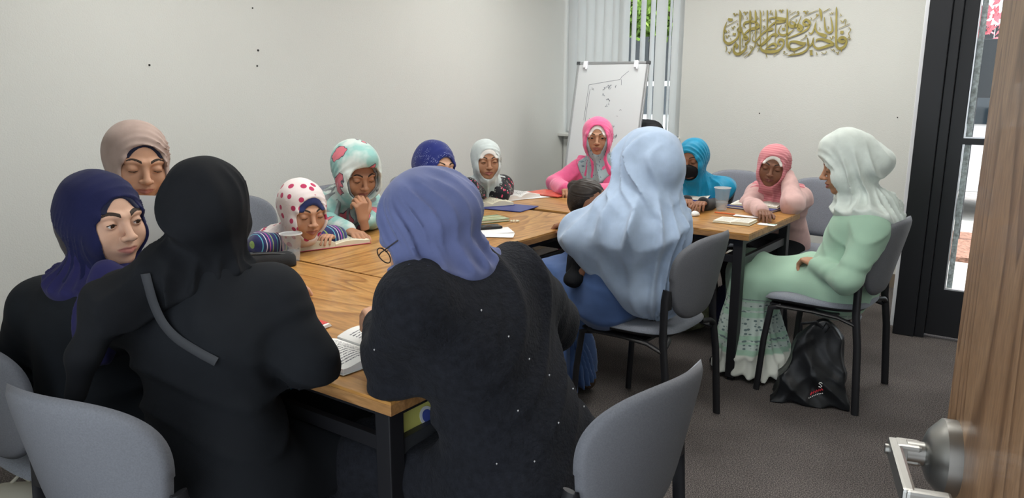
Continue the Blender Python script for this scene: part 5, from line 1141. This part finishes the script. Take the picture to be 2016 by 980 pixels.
def page_block(x0, x1, L, th_in, th_out, curl, name, pm, em, parent, n_=12, bottom=.002):
    """one half of an open book: curved sheet block from the spine x0 to the outer edge x1"""
    m_ = MB(); vs = []; fs = []; mi = []
    for j, y in enumerate((-L / 2, L / 2)):
        for i in range(n_ + 1):
            t = i / n_; x = x0 + (x1 - x0) * t; zt = bottom + th_in * (1 - t) + th_out * t + curl * math.sin(math.pi * min(1, t * 1.15)) * (1 - t * .4) * (1 if t < 1 else 1); vs.append((x, y, zt)); vs.append((x, y, bottom))
    k = 2 * (n_ + 1)
    for i in range(n_):
        a = 2 * i; top = (a, a + 2, k + a + 2, k + a); fs.append(top); mi.append(0); fs.append((a + 1, k + a + 1, k + a + 3, a + 3)); mi.append(1); fs.append((a, a + 1, a + 3, a + 2)); mi.append(1); fs.append((k + a, k + a + 2, k + a + 3, k + a + 1)); mi.append(1)
    fs.append((0, k, k + 1, 1)); mi.append(1); a = 2 * n_; fs.append((a, a + 1, k + a + 1, k + a)); mi.append(1)
    m_.v = vs; m_.f = fs; m_.mi = mi; o = m_.build(name, [pm, em], parent); me = o.data
    uv = me.uv_layers.new(name='UVMap')
    for lp in me.loops:
        v = me.vertices[lp.vertex_index].co; uv.data[lp.index].uv = ((v.x - min(x0, x1)) / abs(x1 - x0), v.y / L + .5)
    return o
def open_book(pos, ang, W, L, thl, thr, pm, em, cover, label, curl=.008, coverpad=.004):
    o = empty('open_book', pos, R(ang), label, 'book')
    m_ = MB(); m_.box((0, 0, .0012), (2 * W + 2 * coverpad, L + 2 * coverpad, .0024)); m_.build('cover', cover, o, bevel=.001)
    page_block(-.0005, -W, L, thl * .7, thl, curl, 'left_pages', pm, em, o); page_block(.0005, W, L, thr * .7, thr, curl, 'right_pages', pm, em, o); return o
def closed_book(pos, ang, W, L, th_, cover, label, name='book', pages=M_CREAM, cat='book'):
    o = empty(name, pos, R(ang), label, cat)
    m_ = MB(); m_.box((0, 0, .001), (W, L, .002)); m_.box((0, 0, th_ - .001), (W, L, .002)); m_.box((-W / 2 + .001, 0, th_ / 2), (.002, L, th_)); c_ = m_.build('cover', cover, o, bevel=.0005); add_uv(c_, W, L)
    m_ = MB(); m_.box((.0, 0, th_ / 2), (W - .006, L - .006, th_ - .0045)); m_.build('pages', pages, o); return o
def sheet(pos, ang, W, L, m_, label, name='paper_sheet', lift=.0, cat='paper'):
    """a thin sheet with a slight curl"""
    vs = []; fs = []; n_ = 6
    for s in (0, 1):
        for j in range(n_ + 1):
            for i in range(n_ + 1):
                u, v = i / n_ - .5, j / n_ - .5; vs.append((u * W, v * L, .0006 * s + .0004 + lift * (max(0, u) ** 2 * 4 * (v + .5))))
    k = (n_ + 1) ** 2
    for j in range(n_):
        for i in range(n_): a = j * (n_ + 1) + i; fs.append((a, a + n_ + 1, a + n_ + 2, a + 1)); fs.append((k + a, k + a + 1, k + a + n_ + 2, k + a + n_ + 1))
    rim = [i for i in range(n_ + 1)] + [j * (n_ + 1) + n_ for j in range(1, n_ + 1)] + [n_ * (n_ + 1) + i for i in range(n_ - 1, -1, -1)] + [j * (n_ + 1) for j in range(n_ - 1, 0, -1)]
    for a, b_ in zip(rim, rim[1:] + rim[:1]): fs.append((a, b_, k + b_, k + a))
    x_ = MB(); x_.add(vs, fs); o = x_.build(name, m_, None, loc=pos); o.rotation_euler = (0, 0, R(ang)); uv = o.data.uv_layers.new(name='UVMap')
    for lp in o.data.loops: v = o.data.vertices[lp.vertex_index].co; uv.data[lp.index].uv = (v.x / W + .5, v.y / L + .5)
    return tag(o, label, cat)
M_CUP = mat('clear_plastic', (.80, .83, .85), .12, alpha=.11, spec=.6); M_WATER = mat('water', (.62, .68, .72), .03, alpha=.30, spec=.6)
def cup(pos, label, h_=.12, r1=.043, r0=.030, water=0., lid=False, full=None):
    o = empty('plastic_cup', pos, 0, label, 'cup')
    m_ = MB(); m_.lathe([(.0001, .001), (r0, .001), (r0 + .001, .0), (r0 + (r1 - r0) * .5, h_ * .5), (r1, h_ - .003), (r1 + .0022, h_ - .001), (r1 + .001, h_), (r1 - .001, h_ - .002), (r0 + (r1 - r0) * .5 - .0011, h_ * .5), (r0 - .001, .003), (.0001, .003)], (0, 0, 0), 36); m_.build('cup_wall', M_CUP, o, smooth=50)
    m_ = MB(); m_.lathe([(r1 - .0005, h_ - .003), (r1 + .0026, h_ - .002), (r1 + .0026, h_ + .001), (r1 - .0005, h_ + .0012), (r1 - .0005, h_ - .003)], (0, 0, 0), 36); m_.build('rim', mat('milky_rim', (.8, .82, .83), .3, alpha=.7), o, smooth=50)
    if water: rw = r0 + (r1 - r0) * water; m_ = MB(); m_.lathe([(.0001, .0035), (r0 - .0015, .0035), (rw - .0018, h_ * water), (.0001, h_ * water)], (0, 0, 0), 32); m_.build('water', M_WATER, o, smooth=50)
    if lid: m_ = MB(); m_.lathe([(r1 + .003, h_ - .004), (r1 + .003, h_ + .004), (r1 - .004, h_ + .007), (.0001, h_ + .007)], (0, 0, 0), 32); m_.build('lid', M_CUP, o, smooth=50)
    return o
TZ = TH
# near table
open_book((-0.383, 1.851, 0.739), 50, .135, .20, .012, .020, M_PG2, M_PAPER, M_PAPER, 'open white page book lying between the two black sleeves at the near corner', .012)
cup((-0.848, 2.870, 0.738), 'clear plastic cup beside the black pencil case', .105, .041, .029, .35)
M_PCASE = mat('black_pencil_case_cloth', (.016, .017, .019), .8, bump=(300, .3)); M_ZIP = mat('zip_metal', (.4, .4, .4), .35, metal=1)
pc = empty('pencil_case', (-0.938, 2.744, 0.738), R(22), 'black zipped pencil case on the near table', 'pencil case')
f = Field((-.14, -.06, -.01), (.14, .06, .07), .004); f.cap((-.10, 0, .028), (.105, 0, .026), .032, .028, k=.02, sq=((0, 1, 0), .95)); f.cap((-.11, .0, .01), (.11, 0, .01), .03, k=.02); f.floor(0.001); f.disp(lambda x, y, z: .0016 * wob(x, y, z, 70)); qmesh('case_body', [f.mesh()], M_PCASE, pc)
m_ = MB(); m_.tube([(-.125, -.012, .050), (-.05, -.017, .057), (.05, -.017, .054), (.125, -.012, .045)], .0022, 8); m_.build('zip_track', M_DGREY, pc, smooth=True); m_ = MB(); m_.box((-.118, -.024, .050), (.016, .005, .008)); m_.build('zip_pull', M_ZIP, pc, bevel=.001)
sheet((-1.063, 2.897, 0.739), 20, .21, .15, M_PG2, 'white paper sheet under the left end of the black pencil case', lift=.02)
wr = tag((lambda m: m.build('candy_wrapper', [mat('red_wrapper', (.62, .05, .05), .3, coat=.3), M_PAPER], None, loc=(-0.540, 2.045, 0.739)))(MB().box((0, 0, .006), (.035, .05, .011), None, 0, .8).box((.022, 0, .008), (.012, .045, .008), None, 1, .7)), 'small red and white wrapper beside the black coat sleeve', 'wrapper')
wr.rotation_euler = (0, .1, R(-30))
# middle table
open_book((-0.798, 3.193, 0.739), 36, .155, .225, .028, .014, M_PG1, M_CREAM, M_PINKC, 'thick open book with cream pages and a pink cover, before the small girl', .010)
open_book((-0.152, 4.250, 0.743), 25, .13, .20, .012, .016, M_PG1, M_CREAM, M_FOLD, 'open book with cream pages lying on a blue folder', .018)
closed_book((-0.037, 4.170, 0.739), 62, .22, .30, .004, M_FOLD, 'glossy blue folder under the open cream book, middle table', 'blue_folder', M_PAPER, 'folder')
open_book((-0.016, 4.535, 0.739), 40, .15, .21, .012, .018, M_PG2, M_PAPER, M_PAPER, 'open white page book behind the blue folder, near the pink sleeve', .022)
sheet((0.083, 4.644, 0.739), 30, .21, .29, M_PAPER, 'blank white booklet under the red magazine', lift=.0)
M_RED = mat('red_magazine', (.66, .10, .06), .35, noise=(14, .35), coat=.3)
closed_book((0.241, 4.694, 0.742), 48, .21, .27, .006, M_RED, 'red and orange magazine by the pink sleeve', 'magazine', M_PAPER, 'magazine')
cup((-0.219, 4.262, 0.738), 'clear lidded plastic cup half hidden by the periwinkle headscarf', .10, .038, .028, .0, True)
def ornate():
    m = mat('ornate_green_gold_cover', (.1, .2, .1), .4, coat=.3); n, l, b = tex_base(m); at = n.new('ShaderNodeUVMap'); vo = voro(n, l, mulv(n, l, at.outputs[0], (9, 12, 1)), 1.6, .7, '2D')
    ds = n.new('ShaderNodeVectorMath'); ds.operation = 'DISTANCE'; ds.inputs[1].default_value = (.5, .5, 0); l.new(at.outputs[0], ds.inputs[0])
    c = mixc(n, l, less(n, l, vo.outputs['Distance'], .34, .05), (.05, .16, .08), (.48, .50, .30)); c = mixc(n, l, less(n, l, ds.outputs['Value'], .33, .01), c, (.20, .30, .14)); c = mixc(n, l, less(n, l, ds.outputs['Value'], .24, .01), c, (.62, .60, .44)); c = mixc(n, l, less(n, l, ds.outputs['Value'], .12, .02), c, (.30, .36, .16)); l.new(c, b.inputs['Base Color']); return m
closed_book((-0.117, 3.752, 0.739), 30, .17, .13, .014, ornate(), 'green book with an ornate gold and cream cover', 'patterned_book')
bd = empty('prayer_beads', (0.012, 3.712, 0.739), 0, 'small heap of cream beads beside the green patterned book', 'beads')
rnd = random.Random(2)
for i in range(9): m_ = MB(); a = i * .9; m_.lathe([(.0001, -.005), (.0045, -.003), (.0055, 0), (.0045, .003), (.0001, .005)], (.016 * math.cos(a) * (1 + .2 * (i % 2)), .012 * math.sin(a), .0055), 10); m_.build('bead', M_CREAM, bd, smooth=True)
ph = empty('phone', (-0.127, 3.530, 0.744), R(20), 'black smartphone on white papers, middle table', 'phone'); m_ = MB(); m_.box((0, 0, .0045), (.15, .073, .009)); m_.build('phone_body', mat('phone_case', (.01, .01, .011), .4), ph, bevel=.003); m_ = MB(); m_.box((0, 0, .0093), (.138, .066, .0008)); m_.build('screen', mat('phone_glass', (.012, .013, .015), .06, spec=.6), ph)
sheet((-0.101, 3.471, 0.739), 15, .20, .12, M_PAPER, 'white folded sheet under the black smartphone', lift=.004); sheet((-0.076, 3.367, 0.740), -5, .17, .09, M_PAPER, 'white card in front of the smartphone, nearest the table edge', lift=.002)
# far table
closed_book((1.079, 4.422, 0.739), -20, .19, .26, .014, M_FOLD, 'blue folder in front of the girl with the face mask', 'blue_folder', M_PAPER, 'folder')
sheet((1.079, 4.476, 0.755), -25, .17, .21, M_PG3, 'pale printed booklet on the blue folder before the masked girl', lift=.02)
cup((1.141, 4.117, 0.738), 'clear plastic cup with a little water on the far table', .122, .043, .028, .35)
open_book((1.107, 3.736, 0.739), -34, .088, .135, .008, .012, M_PG3, M_CREAM, M_CREAM, 'open cream page book at the front edge of the far table', .003)
closed_book((1.353, 4.186, 0.739), -42, .27, .21, .012, M_FOLD, 'blue folder in front of the girl in the pink scarf', 'blue_folder', M_PAPER, 'folder')
open_book((1.363, 4.212, 0.752), -30, .125, .17, .004, .008, M_PG3, M_CREAM, M_CREAM, 'open pale notebook lying on the blue folder of the girl in pink', .006)
m_ = MB(); m_.tube([(-.05, 0, .004), (.06, 0, .004)], .0042, 6); pn = m_.build('pencil', M_ORANGE, None, loc=(1.117, 3.978, 0.739)); tag(pn, 'orange pencil lying by the cup on the far table', 'pencil'); pn.rotation_euler = (0, 0, R(-35))
cd = sheet((1.244, 3.669, 0.739), -36, .085, .055, M_PAPER, 'white card with a green corner at the far table edge', 'white_card'); 
m_ = MB(); m_.box((.018, .016, .0016), (.042, .007, .0006)); gc = m_.build('green_print', mat('green_ink', (.03, .28, .16), .6), cd)
sheet((1.213, 3.898, 0.740), -32, .13, .05, M_PAPER, 'narrow white slip behind the open book, far table'); 
m_ = MB(); m_.box((0, 0, .005), (.10, .05, .006)); m_.box((.0, 0, .0085), (.09, .03, .001)); wl_ = m_.build('card_wallet', mat('navy_plastic', (.02, .025, .05), .3, coat=.4), None, bevel=.001, loc=(1.302, 3.888, 0.739)); tag(wl_, 'dark card wallet beside the white card, far table', 'wallet'); wl_.rotation_euler = (0, 0, R(-35))
f = Field((-.05, -.03, -.005), (.05, .03, .035), .003); f.ell((0, 0, .008), (.032, .018, .012), k=.01); f.ell((.012, .004, .015), (.018, .012, .010), k=.01); f.disp(lambda x, y, z: .002 * wob(x, y, z, 160)); f.floor(.0005); ts = qmesh('tissue', [f.mesh()], M_PAPER); ts.location = (0.942, 3.916, 0.738); tag(ts, 'crumpled white tissue beside the light blue veil', 'tissue')
# white sheet held by the woman in beige
hp = sheet((-1.065, 2.220, 0.976), 0, .15, .21, M_PAPER, 'blank white sheet held upright by the woman in beige', 'held_paper', lift=.01); hp.rotation_euler = (R(78), R(3), R(8))
# yellow package under the near table
M_YEL = mat('yellow_foil', (.62, .60, .16), .45, coat=.2)
yp = empty('yellow_package', (-.10, 1.86, .60), R(-40), 'yellow package with a blue and white round emblem, under the near table', 'package')
yp.location = (-0.207, 1.758, 0.620); m_ = MB(); m_.box((0, .0, .0), (.025, .26, .12)); m_.build('packet', M_YEL, yp, bevel=.01); yp.rotation_euler = (R(0), R(-20), R(-36))
m_ = MB(); m_.lathe([(.0001, 0), (.024, 0), (.024, .0015), (.0001, .0015)], (.0128, -.02, -.01), 20, (Vector((0, 1, 0)), Vector((0, 0, 1)), Vector((1, 0, 0)))); m_.build('emblem', mat('emblem_white', (.7, .72, .75), .5), yp); m_ = MB(); m_.lathe([(.0001, 0), (.016, 0), (.016, .0015), (.0001, .0015)], (.0140, -.02, -.01), 20, (Vector((0, 1, 0)), Vector((0, 0, 1)), Vector((1, 0, 0)))); m_.build('emblem_disc', mat('emblem_blue', (.05, .08, .35), .5), yp)
# black shopping bag on the floor
M_BAG = mat('black_nylon', (.008, .009, .011), .40, spec=.4, bump=(30, .3))
bag = empty('shopping_bag', (1.36, 3.27, 0), R(-20), 'black nylon shopping bag slumped on the carpet beside the pale green dress', 'bag')
f = Field((-.22, -.16, -.02), (.22, .16, .42), .006)
def bagf(X, Y, Z):
    cx = .03 * Z / .37; ax = np.abs(X - cx) - (.168 - .30 * Z + .12 * Z * Z); ay = np.abs(Y - .01) - (.105 - .21 * Z); tz = Z - (.335 + .05 * np.sin(28 * X + .6)); m0 = np.maximum(np.maximum(ax, ay), tz)
    return np.maximum(m0, -Z + .002) * .8 - .012 + np.sqrt(np.maximum(ax + .03, 0) ** 2 + np.maximum(ay + .03, 0) ** 2) * .25
f.fn(bagf, (-.21, -.15, -.01), (.21, .15, .41))
def crk(x, y, z):
    a = np.abs(np.sin(17 * x + 11 * z + 4 * y + 1.5 * np.sin(9 * z))); b_ = np.abs(np.sin(13 * x - 15 * z + 1.2 * np.sin(14 * x + 2) + 1.)); c_ = np.abs(np.sin(31 * x + 24 * z * np.sign(x) + 2 * np.sin(11 * z + y * 20)))
    return .016 * (a - .5) + .013 * (b_ - .5) + .006 * (c_ - .5) + .003 * wob(x, y, z, 45)
f.disp(crk); f.floor(.003)
bm_ = f.mesh(); qmesh('bag_body', [bm_], M_BAG, bag)
for s in (-1, 1): m_ = MB(); m_.tube([(s * .05 - .01, -.02, .33), (s * .06, -.03, .365), (s * .02 + .02, -.035, .38), (.03, -.02, .35)], .007, 8, flat=.4); m_.build('handle', M_BAG, bag, smooth=True)
M_RLOGO = mat('red_logo_print', (.55, .03, .05), .5); M_WLOGO = mat('white_logo_print', (.75, .75, .75), .5)
def bagpt(x, z):     # on the bag's own front surface
    v = bm_[0]; c_ = v[(np.abs(v[:, 0] - x) < .012) & (np.abs(v[:, 2] - z) < .012)]; return Vector((x, float(c_[:, 1].min()) - .003 if len(c_) else -.1, z))
lg = MB(); S_ = [(.030 + x, .095 + z) for x, z in ((.016, .020), (.011, .025), (.004, .024), (.002, .019), (.010, .014), (.015, .009), (.010, .003), (.002, .005))]
lg.tube([bagpt(x, z) for x, z in S_], .0018, 6); lg.build('logo_initial', M_WLOGO, bag, smooth=True)
lg = MB(); lg.tube([bagpt(.002 + .0048 * i, .058 + .0030 * i + (.007 if i % 2 else -.002)) for i in range(11)], .0030, 6); lg.build('logo_script', M_RLOGO, bag, smooth=True)
for i in range(9): lg = MB(); p = bagpt(-.004 + .0068 * i, .046 + .0030 * i); lg.box(p, (.0038, .003, .004)); lg.build('logo_letter', M_WLOGO, bag)
# light cable on the left wall, bag and floor things under the tables
m_ = MB(); m_.tube([CORNER - OUT * t + NB * .02 + Vector((0, 0, .30 + .03 * math.sin(t * 3))) for t in np.linspace(.3, 4.2, 20)], .004, 6); tag(m_.build('wall_cable', M_BLACKMETAL, None, smooth=True), 'thin black cable running low along the left wall', 'cable')
CAMO = mat('camouflage_cloth', (.12, .13, .08), .9, noise=(22, .7)); M_DBAG = mat('dark_backpack_cloth', (.012, .014, .022), .85, bump=(200, .2)); M_NB = mat('navy_backpack_cloth', (.02, .025, .075), .85)
def backpack(pos, rz, m_, lab, s=1., m2=None):
    o = empty('backpack', pos, R(rz), lab, 'bag'); f = Field(np.array((-.2, -.15, -.02)) * s, np.array((.2, .17, .45)) * s, .009)
    f.cap(np.array((-.08, 0, .11)) * s, np.array((.08, 0, .11)) * s, .11 * s, k=.06); f.cap(np.array((-.06, .01, .27)) * s, np.array((.06, .01, .27)) * s, .09 * s, k=.08); f.cap(np.array((-.06, -.07, .10)) * s, np.array((.06, -.07, .10)) * s, .06 * s, k=.03)
    f.floor(.003); f.disp(lambda x, y, z: .006 * wob(x, y, z, 25)); qmesh('pack_body', [f.mesh()], m_, o)
    for t in (-1, 1): q_ = MB(); q_.tube([(t * .06 * s, .09 * s, .32 * s), (t * .09 * s, .15 * s, .22 * s), (t * .08 * s, .12 * s, .06 * s)], .012 * s, 8, flat=.4); q_.build('strap', m2 or m_, o, smooth=True)
    q_ = MB(); q_.tube([(-.03 * s, .02, .355 * s), (0, .02, .385 * s), (.03 * s, .02, .355 * s)], .007 * s, 8); q_.build('top_handle', m2 or m_, o, smooth=True); return o
backpack((1.02, 4.28, 0), 20, CAMO, 'camouflage patterned bag on the carpet under the far table', .75, M_DBAG)
backpack((1.30, 4.30, 0), 50, M_NB, 'navy backpack on the carpet under the right end of the far table', .8, M_DBAG)
backpack((-1.40, 1.98, 0), 20, mat('cream_bag_cloth', (.50, .48, .40), .8), 'cream cloth bag on the floor at the bottom left corner', .8)

# ---------------------------------------------------------------- outside: ground, cars, fence, trees
M_CONC = mat('sunlit_concrete', (.55, .53, .50), .9, noise=(3, .12), bump=(60, .3)); M_MULCH = mat('reddish_mulch', (.28, .15, .11), .95, noise=(40, .5), bump=(50, 1.))
M_CARW = mat('white_car_paint', (.75, .76, .78), .25, coat=.6); M_CARG = mat('tinted_car_glass', (.02, .028, .035), .05, spec=.8); M_TYRE = mat('tyre_rubber', (.02, .02, .02), .8); M_CHROME = mat('wheel_alloy', (.45, .46, .48), .3, metal=.9)
M_FENCE = mat('dark_grey_fence', (.05, .055, .06), .7); M_LEAF = mat('sunlit_leaves', (.16, .27, .045), .6, noise=(3, .5)); M_PINKL = mat('pink_blossom', (.72, .22, .26), .6, noise=(4, .4)); M_BARK = mat('tree_bark', (.12, .09, .065), .9, bump=(30, .8))
g_ = MB(); g_.box(bwp(3, -.06, 11.2), (30, 22, .1), AX); g_.box(bwp(4.2, -.06, -2.0), (3.8, 4.4, .1), AX); st(g_.build('pavement', M_CONC))
g_ = MB(); g_.box(bwp(3.2, .0, 1.9), (7, 1.3, .06), AX); st(g_.build('planting_strip', M_MULCH))
def car(pos, rz, lab):
    o = empty('parked_car', pos, rz, lab, 'car', 'white cars parked outside'); prof = [(-2.2, .30), (-2.25, .62), (-2.15, .92), (-1.75, 1.0), (-1.2, 1.42), (.35, 1.46), (1.15, 1.02), (2.0, .86), (2.2, .60), (2.2, .30)]
    vs = [(x, y * (1 - .10 * max(0, z - .95) / .5), z) for y in (-.88, .88) for x, z in prof]; n_ = len(prof)
    m_ = MB(); m_.add(vs, [tuple(range(n_)), tuple(range(2 * n_ - 1, n_ - 1, -1))] + [(i, n_ + i, n_ + (i + 1) % n_, (i + 1) % n_) for i in range(n_)]); m_.build('car_body', M_CARW, o, bevel=.05)
    for s in (-1, 1):
        for q_ in ([(-1.62, 1.02), (-1.15, 1.36), (-.45, 1.39), (-.45, 1.02)], [(-.38, 1.02), (-.38, 1.39), (.30, 1.39), (.95, 1.02)]):
            m_ = MB(); k = len(q_); m_.add([(x, s * (.885 - .09 * (z - 1.02) / .4) + s * d, z) for d in (0, .012) for x, z in q_], [tuple(range(k)), tuple(range(2 * k - 1, k - 1, -1))] + [(i, k + i, k + (i + 1) % k, (i + 1) % k) for i in range(k)]); m_.build('side_window', M_CARG, o)
        for x in (-1.35, 1.35):
            m_ = MB(); m_.tube([(x, s * .72, .33), (x, s * .92, .33)], .33, 24); w_ = m_.build('wheel', M_TYRE, o, smooth=40); m_ = MB(); m_.tube([(x, s * .91, .33), (x, s * .935, .33)], .2, 16); m_.build('rim', M_CHROME, w_, smooth=40)
        m_ = MB(); m_.box((2.19, s * .62, .70), (.06, .34, .12)); m_.build('headlight', mat('headlight_glass', (.6, .62, .65), .1), o, bevel=.02)
    m_ = MB(); m_.box((2.215, 0, .52), (.03, .9, .2)); m_.build('grille', M_TYRE, o); m_ = MB(); m_.add([(.40, -.72, 1.45), (.40, .72, 1.45), (1.14, .78, 1.05), (1.14, -.78, 1.05), (.42, -.72, 1.47), (.42, .72, 1.47), (1.16, .78, 1.07), (1.16, -.78, 1.07)], [(0, 1, 2, 3), (7, 6, 5, 4), (0, 4, 5, 1), (1, 5, 6, 2), (2, 6, 7, 3), (3, 7, 4, 0)]); m_.build('windscreen', M_CARG, o); return o
c1 = car((2.3, 11.2, -.01), R(-30), 'white car parked outside, seen through the blind slats'); c2 = car((6.0, 8.4, -.01), R(-34), 'white car parked outside, seen through the glass door')
fn = empty('board_fence', bwp(1.2, 0, 10.5), 0, 'dark grey board fence behind the parked cars', 'fence'); q3 = fn.location.copy()
for i in range(64): m_ = MB(); m_.box(bwp(-10 + i * .2, 1.22, 10.5 + .004 * (i % 2)), (.19, .03, 2.45), AX); rel(m_, q3).build('board', M_FENCE, fn)
for z in (.4, 1.7): m_ = MB(); m_.box(bwp(-3.7, z, 10.55), (12.8, .05, .09), AX); rel(m_, q3).build('fence_rail', M_FENCE, fn)
def tree(pos, h_, r, leaf, lab, n_=5000, seed=1, ls=.09):
    o = empty('tree', pos, 0, lab, 'tree'); rr = np.random.RandomState(seed); m_ = MB(); m_.tube([(0, 0, -.05), (.05, .03, h_ * .3), (0, .1, h_ * .62)], [.13, .10, .06], 10); m_.build('trunk', M_BARK, o, smooth=True)
    for k in range(5): a = k * 1.3; m_ = MB(); m_.tube([(.02, .05, h_ * (.35 + .05 * k)), (r * .35 * math.cos(a), r * .35 * math.sin(a), h_ * (.55 + .06 * k)), (r * .7 * math.cos(a), r * .7 * math.sin(a), h_ * (.68 + .06 * k))], [.05, .035, .015], 6); m_.build('branch', M_BARK, o, smooth=True)
    cc = np.stack([rr.normal(0, r * .42, 26), rr.normal(0, r * .42, 26), h_ * .72 + rr.normal(0, h_ * .13, 26)], 1); P_ = cc[rr.randint(0, 26, n_)] + rr.normal(0, r * .17, (n_, 3)); a = rr.normal(size=(n_, 3)); a /= np.linalg.norm(a, axis=1)[:, None]; b_ = np.cross(a, rr.normal(size=(n_, 3))); b_ /= np.linalg.norm(b_, axis=1)[:, None]
    V = np.concatenate([(P_ + a * ls)[:, None], (P_ + b_ * ls * .5)[:, None], (P_ - a * ls)[:, None], (P_ - b_ * ls * .5)[:, None]], 1).reshape(-1, 3); Q = np.arange(n_ * 4).reshape(-1, 4); f_ = qmesh('foliage', [(V, Q)], leaf, o); tag(f_, kind='stuff'); return o
tree(bwp(-7.4, 0, 12.6), 4.3, 2.6, M_LEAF, 'tall green tree behind the fence, left one through the blind', 9000, 2, .11); tree(bwp(-6.3, 0, 11.4), 3.9, 1.3, M_LEAF, 'green young tree in front of the fence, seen through the blind', 4000, 5, .07)
tree((6.9, 10.0, 0), 4.8, 1.8, M_PINKL, 'tree with pink blossom beyond the glass door', 5000, 3, .07)
sgn = empty('sign_board', (4.35, 6.75, 0), R(-34), 'dark board on two posts outside the glass door', 'sign')
m_ = MB(); m_.box((0, 0, 1.55), (.7, .05, .5)); m_.build('panel', M_FENCE, sgn, bevel=.005)
for s in (-1, 1): m_ = MB(); m_.box((s * .3, 0, .9), (.05, .05, 1.8)); m_.build('post', M_FENCE, sgn)
